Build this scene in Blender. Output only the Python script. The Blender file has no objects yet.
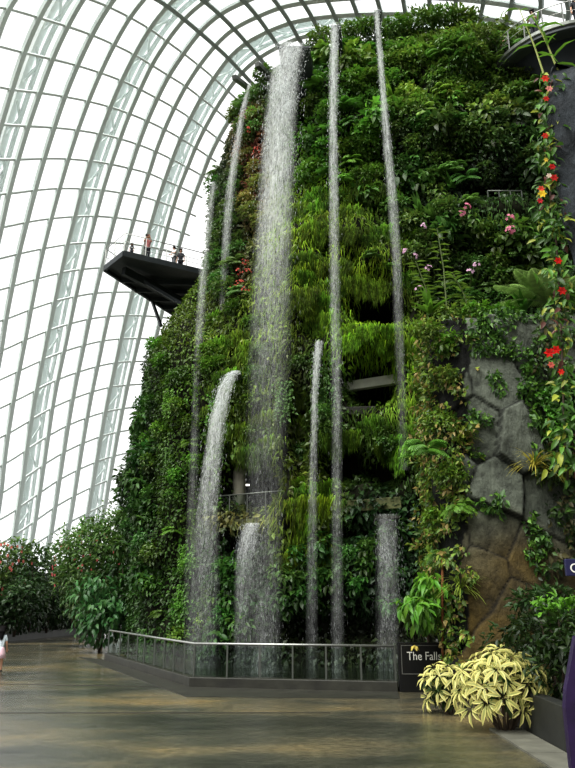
import bpy, math, random
import numpy as np
from mathutils import Vector, Matrix, noise
from mathutils.bvhtree import BVHTree

random.seed(7)
RNG = np.random.default_rng(7)
PI = math.pi
COL = bpy.context.scene.collection

# ------------------------------------------------------------------ camera model
F, CX, CY, CAMZ = 725.0, 287.5, 384.0, 2.4
PITCH = math.atan(216.0 / F)
SP, CP = math.sin(PITCH), math.cos(PITCH)


def at(px, py, Y):
    """world point on the vertical plane y = Y that the photograph shows at (px, py)"""
    x, v = (px - CX) / F, (CY - py) / F
    k = Y / (CP - v * SP)
    return Vector((x * k, Y, CAMZ + k * (SP + v * CP)))


def ray(px, py):
    x, v = (px - CX) / F, (CY - py) / F
    return Vector((x, CP - v * SP, SP + v * CP)).normalized()


def ground(px, py, z=0.0):
    d = ray(px, py)
    k = (z - CAMZ) / d.z
    return Vector((d.x * k, d.y * k, z))


def pix(P):
    P = np.asarray(P, float)
    zc = P[..., 1] * CP + (P[..., 2] - CAMZ) * SP
    yc = -P[..., 1] * SP + (P[..., 2] - CAMZ) * CP
    return CX + F * P[..., 0] / zc, CY - F * yc / zc


CAM = Vector((0, 0, CAMZ))


# ------------------------------------------------------------------ object helpers
def lin(r, g, b, k=1.0):
    def f(c):
        c /= 255.0
        return (c / 12.92 if c <= 0.04045 else ((c + 0.055) / 1.055) ** 2.4) * k
    return (f(r), f(g), f(b))


def tag(o, label=None, cat=None, group=None, kind=None):
    if label: o['label'] = label
    if cat: o['category'] = cat
    if group: o['group'] = group
    if kind: o['kind'] = kind
    return o


def empty(name, loc=(0, 0, 0), rz=0.0):
    o = bpy.data.objects.new(name, None)
    o.location = loc
    o.rotation_euler = (0, 0, rz)
    o.empty_display_size = 0.1
    COL.objects.link(o)
    return o


def link(name, me, mat=None, parent=None, loc=None):
    o = bpy.data.objects.new(name, me)
    if mat and not me.materials:
        me.materials.append(mat)
    COL.objects.link(o)
    if parent is not None:
        o.parent = parent
    if loc is not None:
        o.location = loc
    return o


def copy_tree(o, parent=None):
    c = o.copy()
    COL.objects.link(c)
    if parent is not None:
        c.parent = parent
    for ch in list(o.children):
        copy_tree(ch, c)
    return c


def fast_mesh(name, V, Fc, C=None, smooth=False):
    """mesh from arrays: V (n,3); Fc (m,k) or list of such arrays; C (n,3) vertex colours"""
    V = np.asarray(V, np.float32)
    fl = Fc if isinstance(Fc, list) else [Fc]
    fl = [np.asarray(f, np.int32) for f in fl if len(f)]
    me = bpy.data.meshes.new(name)
    me.vertices.add(len(V))
    me.vertices.foreach_set('co', V.ravel())
    loops = np.concatenate([f.ravel() for f in fl])
    tot = np.concatenate([np.full(len(f), f.shape[1], np.int32) for f in fl])
    st = np.concatenate([[0], np.cumsum(tot)[:-1]]).astype(np.int32)
    me.loops.add(len(loops))
    me.loops.foreach_set('vertex_index', loops)
    me.polygons.add(len(tot))
    me.polygons.foreach_set('loop_start', st)
    me.polygons.foreach_set('loop_total', tot)
    if smooth:
        me.polygons.foreach_set('use_smooth', np.ones(len(tot), bool))
    me.update(calc_edges=True)
    if C is not None:
        a = me.color_attributes.new('Col', 'FLOAT_COLOR', 'POINT')
        c4 = np.ones((len(V), 4), np.float32)
        c4[:, :3] = C
        a.data.foreach_set('color', c4.ravel())
    me.validate()
    return me


class MB:
    """collects simple shapes into one mesh"""

    def __init__(self):
        self.v, self.f, self.n = [], [], 0

    def add(self, vs, fs):
        self.v += [tuple(p) for p in vs]
        self.f += [tuple(i + self.n for i in f) for f in fs]
        self.n = len(self.v)
        return self

    def box(self, c, s, rz=0.0):
        c = Vector(c)
        vs = []
        m = Matrix.Rotation(rz, 3, 'Z')
        for z in (-1, 1):
            for x, y in ((-1, -1), (1, -1), (1, 1), (-1, 1)):
                vs.append(c + m @ Vector((x * s[0] / 2, y * s[1] / 2, z * s[2] / 2)))
        return self.add(vs, [(3, 2, 1, 0), (4, 5, 6, 7), (0, 1, 5, 4), (1, 2, 6, 5), (2, 3, 7, 6), (3, 0, 4, 7)])

    def beam(self, a, b, w, h, up=(0, 0, 1)):
        """rectangular bar from a to b"""
        a, b = Vector(a), Vector(b)
        d = (b - a).normalized()
        s = d.cross(Vector(up))
        if s.length < 1e-4: s = d.cross(Vector((1, 0, 0)))
        s.normalize()
        u = s.cross(d)
        vs = []
        for p in (a, b):
            for i, j in ((-1, -1), (1, -1), (1, 1), (-1, 1)):
                vs.append(p + s * (i * w / 2) + u * (j * h / 2))
        return self.add(vs, [(3, 2, 1, 0), (4, 5, 6, 7), (0, 1, 5, 4), (1, 2, 6, 5), (2, 3, 7, 6), (3, 0, 4, 7)])

    def tube(self, pts, rad, n=8):
        pts = [Vector(p) for p in pts]
        rads = rad if isinstance(rad, (list, tuple)) else [rad] * len(pts)
        vs, fs = [], []
        for i, p in enumerate(pts):
            d = (pts[min(i + 1, len(pts) - 1)] - pts[max(i - 1, 0)]).normalized()
            s = d.cross(Vector((0.13, 0.31, 0.94)))
            if s.length < 1e-3: s = d.cross(Vector((1, 0, 0)))
            s.normalize()
            u = s.cross(d)
            for k in range(n):
                a = 2 * PI * k / n
                vs.append(p + (s * math.cos(a) + u * math.sin(a)) * rads[i])
        for i in range(len(pts) - 1):
            for k in range(n):
                fs.append((i * n + k, i * n + (k + 1) % n, (i + 1) * n + (k + 1) % n, (i + 1) * n + k))
        fs.append(tuple(range(n - 1, -1, -1)))
        fs.append(tuple((len(pts) - 1) * n + k for k in range(n)))
        return self.add(vs, fs)

    def prism(self, poly, z0, z1):
        n = len(poly)
        vs = [(p[0], p[1], z0) for p in poly] + [(p[0], p[1], z1) for p in poly]
        fs = [tuple(range(n - 1, -1, -1)), tuple(range(n, 2 * n))]
        fs += [(i, (i + 1) % n, n + (i + 1) % n, n + i) for i in range(n)]
        return self.add(vs, fs)

    def lathe(self, prof, n=20, c=(0, 0, 0)):
        vs, fs = [], []
        for r, z in prof:
            for k in range(n):
                a = 2 * PI * k / n
                vs.append((c[0] + r * math.cos(a), c[1] + r * math.sin(a), c[2] + z))
        for i in range(len(prof) - 1):
            for k in range(n):
                fs.append((i * n + k, i * n + (k + 1) % n, (i + 1) * n + (k + 1) % n, (i + 1) * n + k))
        fs.append(tuple(range(n - 1, -1, -1)))
        fs.append(tuple((len(prof) - 1) * n + k for k in range(n)))
        return self.add(vs, fs)

    def build(self, name, mat, parent=None, loc=None, smooth=False, bevel=0.0):
        me = bpy.data.meshes.new(name)
        me.from_pydata(self.v, [], self.f)
        me.update()
        if smooth:
            me.polygons.foreach_set('use_smooth', np.ones(len(me.polygons), bool))
        o = link(name, me, mat, parent, loc)
        if bevel:
            b = o.modifiers.new('edge', 'BEVEL')
            b.width = bevel
            b.segments = 2
            b.limit_method = 'ANGLE'
        return o


# ------------------------------------------------------------------ materials
def new_mat(name):
    m = bpy.data.materials.new(name)
    m.use_nodes = True
    nt = m.node_tree
    nt.nodes.clear()
    out = nt.nodes.new('ShaderNodeOutputMaterial')
    return m, nt, out


def N(nt, t, **kw):
    n = nt.nodes.new(t)
    for k, v in kw.items():
        if k in n.inputs:
            n.inputs[k].default_value = v
        else:
            setattr(n, k, v)
    return n


def ramp(nt, stops):
    r = nt.nodes.new('ShaderNodeValToRGB')
    e = r.color_ramp.elements
    while len(e) < len(stops): e.new(0.5)
    for i, (p, c) in enumerate(stops):
        e[i].position = p
        e[i].color = (*c, 1) if len(c) == 3 else c
    return r


def plain(name, col, rough=0.5, metal=0.0, spec=0.5, vary=0.0, scale=6.0, bump=0.0, emit=0.0):
    m, nt, out = new_mat(name)
    b = N(nt, 'ShaderNodeBsdfPrincipled', Roughness=rough, Metallic=metal)
    b.inputs['Specular IOR Level'].default_value = spec
    if vary or bump:
        tc = N(nt, 'ShaderNodeTexCoord')
        nz = N(nt, 'ShaderNodeTexNoise', Scale=scale, Detail=6.0, Roughness=0.6)
        nt.links.new(tc.outputs['Object'], nz.inputs['Vector'])
        lo = tuple(max(0, c * (1 - vary)) for c in col)
        hi = tuple(min(1, c * (1 + vary)) for c in col)
        r = ramp(nt, [(0.3, lo), (0.7, hi)])
        nt.links.new(nz.outputs['Fac'], r.inputs['Fac'])
        nt.links.new(r.outputs['Color'], b.inputs['Base Color'])
        if bump:
            bp = N(nt, 'ShaderNodeBump', Strength=bump, Distance=0.05)
            nt.links.new(nz.outputs['Fac'], bp.inputs['Height'])
            nt.links.new(bp.outputs['Normal'], b.inputs['Normal'])
    else:
        b.inputs['Base Color'].default_value = (*col, 1)
    if emit:
        b.inputs['Emission Color'].default_value = (*col, 1)
        b.inputs['Emission Strength'].default_value = emit
    nt.links.new(b.outputs[0], out.inputs['Surface'])
    return m


def leaf_mat(name, rough=0.42, trans=0.3, spec=0.4):
    """leaf colour from the mesh's own colour attribute times the object's colour"""
    m, nt, out = new_mat(name)
    at_ = N(nt, 'ShaderNodeAttribute', attribute_name='Col')
    oi = N(nt, 'ShaderNodeObjectInfo')
    mx = N(nt, 'ShaderNodeMix', data_type='RGBA', blend_type='MULTIPLY')
    mx.inputs[0].default_value = 1.0
    nt.links.new(at_.outputs['Color'], mx.inputs[6])
    nt.links.new(oi.outputs['Color'], mx.inputs[7])
    b = N(nt, 'ShaderNodeBsdfPrincipled', Roughness=rough)
    b.inputs['Specular IOR Level'].default_value = spec
    t = N(nt, 'ShaderNodeBsdfTranslucent')
    nt.links.new(mx.outputs[2], b.inputs['Base Color'])
    nt.links.new(mx.outputs[2], t.inputs['Color'])
    s = N(nt, 'ShaderNodeMixShader')
    s.inputs[0].default_value = trans
    nt.links.new(b.outputs[0], s.inputs[1])
    nt.links.new(t.outputs[0], s.inputs[2])
    nt.links.new(s.outputs[0], out.inputs['Surface'])
    return m


M = {}
M['leaf'] = leaf_mat('leaf')
M['moss'] = leaf_mat('hanging_moss', 0.7, 0.35, 0.15)
M['petal'] = leaf_mat('petal', 0.6, 0.35, 0.1)
M['bark'] = plain('bark', lin(70, 58, 44), 0.85, vary=0.4, scale=9, bump=0.5)
M['stem'] = plain('green_stem', lin(78, 92, 40), 0.6, vary=0.3)
M['soil'] = plain('dark_mossy_core', lin(26, 28, 18), 0.95, spec=0.1, vary=0.6, scale=1.2, bump=0.8)
M['steel_rib'] = plain('grey_green_painted_steel', lin(236, 246, 242), 0.5, 0.0, 0.4, vary=0.04, scale=0.5)
M['steel_ring'] = plain('pale_grey_painted_steel', lin(236, 243, 240), 0.5, 0.0, 0.4)
M['steel_top'] = plain('dark_grey_painted_steel', lin(176, 188, 184), 0.5, 0.0, 0.4)
M['arch'] = plain('white_painted_steel', lin(244, 250, 249), 0.5, vary=0.05, scale=0.3)
M['steel_dark'] = plain('charcoal_painted_steel', lin(54, 60, 62), 0.5, 0.2, 0.4, vary=0.25, scale=1.5)
M['planter'] = plain('dark_planter_concrete', lin(30, 32, 28), 0.6, vary=0.4, scale=2.0, bump=0.2)
M['steel_mid'] = plain('brushed_steel', lin(172, 174, 170), 0.35, 0.8, 0.5, vary=0.1, scale=9)
M['post'] = plain('grey_steel_post', lin(100, 104, 98), 0.4, 0.6)
M['concrete'] = plain('grey_concrete', lin(98, 98, 88), 0.6, vary=0.25, scale=2.5, bump=0.2)
M['concrete_dark'] = plain('damp_concrete', lin(42, 42, 34), 0.5, vary=0.4, scale=2.0, bump=0.25)
M['mossy'] = plain('mossy_concrete', lin(84, 88, 54), 0.9, vary=0.6, scale=2.2, bump=0.4)
M['sign'] = plain('black_sign_panel', lin(14, 14, 15), 0.35, vary=0.2)
M['letter'] = plain('white_lettering', lin(225, 225, 215), 0.5)
M['sign_line'] = plain('grey_sign_border', lin(95, 95, 90), 0.5)
M['navy'] = plain('navy_sign_panel', lin(26, 26, 66), 0.4, vary=0.15)
M['purple'] = plain('purple_panel', lin(36, 18, 58), 0.35, vary=0.35, scale=4)
M['rust'] = plain('rusty_steel', lin(126, 78, 44), 0.8, 0.2, vary=0.4, scale=12)
M['lamp'] = plain('lit_lamp', (1.0, 0.96, 0.86), 0.5, emit=3.0)
M['skin'] = plain('skin', lin(214, 166, 138), 0.55)
M['hair'] = plain('black_hair', lin(14, 12, 12), 0.85, 0.0, 0.15, vary=0.3, scale=30)
M['shirt_pale'] = plain('pale_blue_cotton', lin(214, 226, 232), 0.8, vary=0.05)
M['skirt_pink'] = plain('pale_pink_cotton', lin(240, 205, 214), 0.8, vary=0.05)
M['shirt_red'] = plain('pink_red_check_cotton', lin(190, 120, 118), 0.8, vary=0.35, scale=14)
M['shirt_white'] = plain('white_cotton', lin(232, 232, 232), 0.8)
M['cloth_dark'] = plain('dark_cloth', lin(36, 38, 46), 0.85)
M['cloth_grey'] = plain('grey_cloth', lin(110, 112, 116), 0.85)
M['shoe'] = plain('dark_shoe', lin(30, 28, 28), 0.6)
M['black'] = plain('black_plastic', lin(16, 16, 17), 0.4)


def glass_mat(name, tint, gl):
    m, nt, out = new_mat(name)
    t = N(nt, 'ShaderNodeBsdfTransparent')
    t.inputs['Color'].default_value = (*tint, 1)
    g = N(nt, 'ShaderNodeBsdfGlossy', Roughness=0.03)
    g.inputs['Color'].default_value = (1, 1, 1, 1)
    fr = N(nt, 'ShaderNodeFresnel', IOR=1.45)
    mu = N(nt, 'ShaderNodeMath', operation='MULTIPLY')
    mu.inputs[1].default_value = gl
    nt.links.new(fr.outputs[0], mu.inputs[0])
    s = N(nt, 'ShaderNodeMixShader')
    nt.links.new(mu.outputs[0], s.inputs[0])
    nt.links.new(t.outputs[0], s.inputs[1])
    nt.links.new(g.outputs[0], s.inputs[2])
    nt.links.new(s.outputs[0], out.inputs['Surface'])
    return m


M['dome_glass'] = glass_mat('dome_glass', (0.97, 0.985, 0.98), 0.12)
M['rail_glass'] = glass_mat('railing_glass', (0.82, 0.88, 0.85), 0.10)


def water_sheet_mat():
    m, nt, out = new_mat('falling_water_sheet')
    uv = N(nt, 'ShaderNodeUVMap')
    sep = N(nt, 'ShaderNodeSeparateXYZ')
    nt.links.new(uv.outputs[0], sep.inputs[0])
    den = N(nt, 'ShaderNodeAttribute', attribute_name='Col')

    def streak(sx, sy, detail):
        mp = N(nt, 'ShaderNodeMapping')
        mp.inputs['Scale'].default_value = (sx, sy, 1)
        nt.links.new(uv.outputs[0], mp.inputs[0])
        nz = N(nt, 'ShaderNodeTexNoise', Scale=1.0, Detail=detail, Roughness=0.65, Distortion=0.6)
        nt.links.new(mp.outputs[0], nz.inputs['Vector'])
        return nz
    a, b = streak(9.0, 1.1, 5.0), streak(26.0, 5.0, 3.0)
    mu = N(nt, 'ShaderNodeMath', operation='MULTIPLY')
    nt.links.new(a.outputs['Fac'], mu.inputs[0])
    nt.links.new(b.outputs['Fac'], mu.inputs[1])
    mr = N(nt, 'ShaderNodeMapRange')
    mr.inputs['From Min'].default_value = 0.13
    mr.inputs['From Max'].default_value = 0.42
    nt.links.new(mu.outputs[0], mr.inputs['Value'])
    mu2 = N(nt, 'ShaderNodeMath', operation='MULTIPLY')
    nt.links.new(mr.outputs[0], mu2.inputs[0])
    nt.links.new(den.outputs['Fac'], mu2.inputs[1])
    d = N(nt, 'ShaderNodeBsdfDiffuse')
    d.inputs['Color'].default_value = (0.95, 0.97, 0.97, 1)
    tl = N(nt, 'ShaderNodeBsdfTranslucent')
    tl.inputs['Color'].default_value = (0.95, 0.97, 0.97, 1)
    s1 = N(nt, 'ShaderNodeMixShader')
    s1.inputs[0].default_value = 0.5
    nt.links.new(d.outputs[0], s1.inputs[1])
    nt.links.new(tl.outputs[0], s1.inputs[2])
    tr = N(nt, 'ShaderNodeBsdfTransparent')
    s = N(nt, 'ShaderNodeMixShader')
    nt.links.new(mu2.outputs[0], s.inputs[0])
    nt.links.new(tr.outputs[0], s.inputs[1])
    nt.links.new(s1.outputs[0], s.inputs[2])
    nt.links.new(s.outputs[0], out.inputs['Surface'])
    return m


M['water_sheet'] = water_sheet_mat()


def drop_mat():
    m, nt, out = new_mat('white_water_drops')
    d = N(nt, 'ShaderNodeBsdfDiffuse')
    d.inputs['Color'].default_value = (0.9, 0.93, 0.93, 1)
    tl = N(nt, 'ShaderNodeBsdfTranslucent')
    tl.inputs['Color'].default_value = (0.9, 0.93, 0.93, 1)
    s1 = N(nt, 'ShaderNodeMixShader')
    s1.inputs[0].default_value = 0.5
    nt.links.new(d.outputs[0], s1.inputs[1])
    nt.links.new(tl.outputs[0], s1.inputs[2])
    tr = N(nt, 'ShaderNodeBsdfTransparent')
    s = N(nt, 'ShaderNodeMixShader')
    at_ = N(nt, 'ShaderNodeAttribute', attribute_name='Col')
    nt.links.new(at_.outputs['Fac'], s.inputs[0])
    nt.links.new(tr.outputs[0], s.inputs[1])
    nt.links.new(s1.outputs[0], s.inputs[2])
    nt.links.new(s.outputs[0], out.inputs['Surface'])
    return m


M['drop'] = drop_mat()


def floor_mat():
    m, nt, out = new_mat('wet_stone_paving')
    tc = N(nt, 'ShaderNodeTexCoord')
    b = N(nt, 'ShaderNodeBsdfPrincipled')
    n1 = N(nt, 'ShaderNodeTexNoise', Scale=0.35, Detail=5.0, Roughness=0.6)
    n2 = N(nt, 'ShaderNodeTexNoise', Scale=12.0, Detail=7.0, Roughness=0.8)
    n3 = N(nt, 'ShaderNodeTexNoise', Scale=3.4, Detail=6.0, Roughness=0.65)
    mp = N(nt, 'ShaderNodeMapping')
    mp.inputs['Scale'].default_value = (0.45, 1.0, 1.0)
    nt.links.new(tc.outputs['Object'], mp.inputs[0])
    for n in (n1, n2, n3):
        nt.links.new(mp.outputs[0], n.inputs['Vector'])
    r1 = ramp(nt, [(0.34, lin(42, 44, 38)), (0.47, lin(76, 76, 64)), (0.58, lin(112, 104, 80)), (0.68, lin(140, 122, 82))])
    nt.links.new(n1.outputs['Fac'], r1.inputs['Fac'])
    r2 = ramp(nt, [(0.36, (0.35, 0.35, 0.35)), (0.64, (1.4, 1.4, 1.4))])
    nt.links.new(n2.outputs['Fac'], r2.inputs['Fac'])
    mx = N(nt, 'ShaderNodeMix', data_type='RGBA', blend_type='MULTIPLY')
    mx.inputs[0].default_value = 1.0
    nt.links.new(r1.outputs['Color'], mx.inputs[6])
    nt.links.new(r2.outputs['Color'], mx.inputs[7])
    nt.links.new(mx.outputs[2], b.inputs['Base Color'])
    rr = ramp(nt, [(0.38, (0.05,) * 3), (0.62, (0.24,) * 3)])
    nt.links.new(n3.outputs['Fac'], rr.inputs['Fac'])
    nt.links.new(rr.outputs['Color'], b.inputs['Roughness'])
    b.inputs['Specular IOR Level'].default_value = 0.9
    ad = N(nt, 'ShaderNodeMath', operation='ADD')
    nt.links.new(n2.outputs['Fac'], ad.inputs[0])
    nt.links.new(n3.outputs['Fac'], ad.inputs[1])
    bp = N(nt, 'ShaderNodeBump', Strength=0.32, Distance=0.03)
    nt.links.new(ad.outputs[0], bp.inputs['Height'])
    nt.links.new(bp.outputs['Normal'], b.inputs['Normal'])
    nt.links.new(b.outputs[0], out.inputs['Surface'])
    return m


M['floor'] = floor_mat()


def rock_mat():
    m, nt, out = new_mat('layered_rock')
    tc = N(nt, 'ShaderNodeTexCoord')
    b = N(nt, 'ShaderNodeBsdfPrincipled', Roughness=0.75)
    b.inputs['Specular IOR Level'].default_value = 0.3
    at_ = N(nt, 'ShaderNodeAttribute', attribute_name='Col')
    n1 = N(nt, 'ShaderNodeTexNoise', Scale=3.0, Detail=8.0, Roughness=0.7)
    n2 = N(nt, 'ShaderNodeTexNoise', Scale=11.0, Detail=5.0, Roughness=0.7)
    mp = N(nt, 'ShaderNodeMapping')
    mp.inputs['Scale'].default_value = (1.0, 1.0, 0.35)
    nt.links.new(tc.outputs['Object'], mp.inputs[0])
    nt.links.new(tc.outputs['Object'], n1.inputs['Vector'])
    nt.links.new(mp.outputs[0], n2.inputs['Vector'])
    r2 = ramp(nt, [(0.32, (0.4, 0.4, 0.4)), (0.68, (1.45, 1.45, 1.45))])
    nt.links.new(n1.outputs['Fac'], r2.inputs['Fac'])
    mx = N(nt, 'ShaderNodeMix', data_type='RGBA', blend_type='MULTIPLY')
    mx.inputs[0].default_value = 1.0
    nt.links.new(at_.outputs['Color'], mx.inputs[6])
    nt.links.new(r2.outputs['Color'], mx.inputs[7])
    nt.links.new(mx.outputs[2], b.inputs['Base Color'])
    ad = N(nt, 'ShaderNodeMath', operation='ADD')
    nt.links.new(n1.outputs['Fac'], ad.inputs[0])
    nt.links.new(n2.outputs['Fac'], ad.inputs[1])
    bp = N(nt, 'ShaderNodeBump', Strength=0.7, Distance=0.12)
    nt.links.new(ad.outputs[0], bp.inputs['Height'])
    nt.links.new(bp.outputs['Normal'], b.inputs['Normal'])
    nt.links.new(b.outputs[0], out.inputs['Surface'])
    return m


M['rock'] = rock_mat()


def pool_mat():
    m, nt, out = new_mat('dark_pool_water')
    b = N(nt, 'ShaderNodeBsdfPrincipled', Roughness=0.08)
    b.inputs['Base Color'].default_value = (*lin(22, 26, 20), 1)
    tc = N(nt, 'ShaderNodeTexCoord')
    nz = N(nt, 'ShaderNodeTexNoise', Scale=3.0, Detail=3.0)
    nt.links.new(tc.outputs['Object'], nz.inputs['Vector'])
    bp = N(nt, 'ShaderNodeBump', Strength=0.5, Distance=0.05)
    nt.links.new(nz.outputs['Fac'], bp.inputs['Height'])
    nt.links.new(bp.outputs['Normal'], b.inputs['Normal'])
    nt.links.new(b.outputs[0], out.inputs['Surface'])
    return m


M['pool'] = pool_mat()

# ------------------------------------------------------------------ sky, sun, camera
sc = bpy.context.scene
w = bpy.data.worlds.new('overcast_sky')
sc.world = w
w.use_nodes = True
nt = w.node_tree
nt.nodes.clear()
wo = nt.nodes.new('ShaderNodeOutputWorld')
bg = N(nt, 'ShaderNodeBackground', Strength=1.0)
tc = N(nt, 'ShaderNodeTexCoord')
sep = N(nt, 'ShaderNodeSeparateXYZ')
nt.links.new(tc.outputs['Generated'], sep.inputs[0])
mr = N(nt, 'ShaderNodeMapRange')          # pale overcast, darker towards the ground
mr.inputs['From Min'].default_value = -0.12
mr.inputs['From Max'].default_value = 0.12
nt.links.new(sep.outputs['Z'], mr.inputs['Value'])
r = ramp(nt, [(0.0, (0.05, 0.055, 0.05)), (0.6, (0.95, 0.985, 0.98)), (1.0, (1.0, 1.0, 1.0))])
nt.links.new(mr.outputs[0], r.inputs['Fac'])
mr2 = N(nt, 'ShaderNodeMapRange')         # sky dimmed behind the viewer so the wall is lit less flatly
mr2.inputs['From Min'].default_value = -0.5
mr2.inputs['From Max'].default_value = 0.25
mr2.inputs['To Min'].default_value = 0.45
mr2.inputs['To Max'].default_value = 1.08
nt.links.new(sep.outputs['Y'], mr2.inputs['Value'])
vm = N(nt, 'ShaderNodeVectorMath', operation='SCALE')
nt.links.new(r.outputs['Color'], vm.inputs[0])
nt.links.new(mr2.outputs[0], vm.inputs['Scale'])
nt.links.new(vm.outputs[0], bg.inputs['Color'])
nt.links.new(bg.outputs[0], wo.inputs['Surface'])

sd = bpy.data.lights.new('sun', 'SUN')
sd.energy = 4.2
sd.angle = math.radians(50)
sd.color = (1.0, 0.99, 0.95)
sun = bpy.data.objects.new('sun', sd)
COL.objects.link(sun)
sun.rotation_euler = Vector((0.45, 0.55, -1.0)).to_track_quat('-Z', 'Y').to_euler()

cd = bpy.data.cameras.new('camera')
cam = bpy.data.objects.new('camera', cd)
COL.objects.link(cam)
cd.sensor_fit = 'VERTICAL'
cd.sensor_height = 36.0
cd.lens = F / 768.0 * 36.0
cd.clip_end = 400
cam.location = CAM
cam.rotation_euler = (PI / 2 + PITCH, 0, 0)
sc.camera = cam
sc.view_settings.view_transform = 'Standard'
sc.view_settings.look = 'None'
sc.view_settings.exposure = 0.5
sc.view_settings.gamma = 0.9
try:
    sc.cycles.max_bounces = 6
    sc.cycles.diffuse_bounces = 3
    sc.cycles.transparent_max_bounces = 24
    sc.cycles.use_denoising = True
except Exception:
    pass

# ------------------------------------------------------------------ glass dome (steel grid shell)
DC, DR = Vector((4.0, 35.0, 0.0)), Vector((34.0, 38.0, 46.0))
nodes = {}


def put(h, x0, y0, k, lst):
    for r_, x, y in lst:
        nodes.setdefault((r_, h), []).append((x0 + x / k, y0 + y / k))


K = 575 / 150.0
put(1, 0, 0, K, [(0, 15, 22), (1, 148, 65), (2, 253, 98), (3, 345, 130), (4, 430, 168), (5, 512, 208)])
put(0, 0, 0, K, [(3, 410, 20), (4, 490, 62), (5, 568, 105)])
put(2, 0, 0, K, [(1, 85, 200), (2, 193, 225), (3, 290, 248), (4, 378, 276), (5, 460, 305), (6, 533, 340)])
put(3, 0, 0, K, [(1, 38, 345), (2, 148, 352), (3, 240, 368), (4, 332, 385), (5, 418, 407), (6, 490, 433), (7, 560, 460)])
put(4, 0, 0, K, [(2, 100, 482), (3, 203, 487), (4, 290, 497), (5, 378, 512), (6, 455, 530), (7, 525, 552)])
put(5, 0, 0, K, [(2, 62, 610), (3, 165, 605), (4, 255, 607), (5, 342, 615), (6, 420, 627), (7, 495, 645), (8, 570, 660)])
put(6, 0, 0, K, [(2, 25, 742), (3, 130, 727), (4, 222, 720), (5, 308, 722), (6, 388, 728), (7, 462, 740), (8, 535, 750)])
put(-1, 130, 0, K, [(5, 140, 15), (6, 203, 68), (7, 262, 118), (8, 325, 172), (9, 375, 215), (10, 425, 273)])
put(0, 130, 0, K, [(6, 135, 155), (7, 203, 202), (8, 260, 249), (9, 318, 297), (10, 370, 345), (11, 425, 395)])
put(-2, 130, 0, K, [(6, 280, 0), (7, 338, 48), (8, 393, 105), (9, 440, 158), (10, 495, 215)])
put(-3, 130, 0, K, [(7, 440, 0), (8, 490, 60), (9, 528, 115), (10, 570, 175)])
put(1, 130, 0, K, [(6, 75, 245), (7, 143, 288), (8, 210, 325), (9, 268, 372), (10, 325, 415), (11, 375, 460)])
put(2, 130, 0, K, [(7, 100, 375), (8, 165, 410), (9, 228, 450), (10, 283, 490), (11, 335, 530)])
put(3, 130, 0, K, [(8, 128, 492), (9, 190, 527), (10, 247, 563), (11, 300, 600)])
put(4, 130, 0, K, [(8, 93, 580), (9, 158, 610), (10, 217, 640), (11, 275, 672)])
put(5, 130, 0, K, [(9, 128, 690), (10, 185, 712)])
put(7, 0, 180, K, [(2, 0, 185), (3, 97, 160), (4, 190, 147), (5, 283, 140), (6, 363, 137), (7, 435, 142), (8, 510, 152)])
put(8, 0, 180, K, [(3, 65, 280), (4, 160, 263), (5, 253, 245), (6, 335, 240), (7, 410, 240)])
put(9, 0, 180, K, [(3, 42, 408), (4, 135, 378), (5, 230, 355), (6, 308, 342), (7, 385, 335)])
put(10, 0, 180, K, [(3, 15, 535), (4, 112, 495), (5, 205, 465), (6, 285, 447), (7, 360, 433), (8, 435, 430), (9, 505, 428)])
put(11, 0, 180, K, [(3, 0, 658), (4, 90, 612), (5, 182, 577), (6, 263, 552), (7, 338, 532), (8, 410, 523), (9, 480, 520), (10, 548, 520)])
put(12, 0, 180, K, [(4, 65, 733), (5, 160, 690), (6, 240, 658), (7, 318, 633), (8, 390, 615), (9, 460, 608), (10, 530, 607)])
put(13, 0, 360, K, [(4, 45, 160), (5, 135, 115), (6, 215, 75), (7, 295, 48), (8, 370, 25), (9, 440, 10)])
put(14, 0, 360, K, [(4, 25, 285), (5, 115, 230), (6, 195, 183), (7, 275, 150), (8, 348, 122), (9, 420, 103), (10, 485, 97)])
put(15, 0, 360, K, [(4, 8, 402), (5, 98, 345), (6, 180, 292), (7, 257, 250), (8, 330, 222), (9, 400, 200), (10, 467, 187)])
put(16, 0, 360, K, [(4, 0, 515), (5, 82, 458), (6, 163, 403), (7, 240, 355), (8, 313, 320), (9, 382, 293), (10, 450, 275)])
put(17, 0, 360, K, [(5, 65, 570), (6, 147, 510), (7, 223, 460), (8, 297, 422), (9, 365, 392), (10, 433, 370), (11, 495, 355)])
put(18, 0, 360, K, [(5, 48, 680), (6, 130, 618), (7, 207, 563), (8, 280, 522), (9, 350, 487), (10, 415, 460)])
put(19, 0, 360, K, [(7, 192, 670), (8, 262, 622), (9, 333, 590), (10, 400, 553), (11, 465, 530)])
for h, y8, x8, x9, y9, x10, y10 in (
        (-4, 5.9, 279, 290, 21.3, 296.8, 36), (-5, 1.5, 302.7, 313, 17.2, 320.4, 32.5), (-6, -1.5, 327, 334.5, 14.6, 342, 30.5),
        (-7, -3.5, 351, 357, 13.3, 365, 29), (-8, -4.5, 377, 381, 12.8, 388, 28.3), (-9, -4.8, 403, 405.5, 12.7, 411, 28),
        (-10, -4.3, 430, 430, 13.2, 434, 28.5), (-11, -2.8, 457, 455, 14.5, 458, 30), (-12, 0, 485, 480, 16.8, 482, 32.5),
        (-13, 4, 513, 507, 20.3, 507, 36.5), (-14, 9, 542, 535, 25.5, 533, 42), (-15, 15.5, 572, 564, 32, 560, 49)):
    nodes[(8, h)] = [(x8, y8)]
    nodes[(9, h)] = [(x9, y9)]
    nodes[(10, h)] = [(x10, y10)]

_k = list(nodes)
_s = np.array(_k, float)
_t = np.array([np.mean(nodes[k], axis=0) for k in _k])


def _U(d2):
    return np.where(d2 > 0, 0.5 * d2 * np.log(np.maximum(d2, 1e-9)), 0.0)


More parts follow.
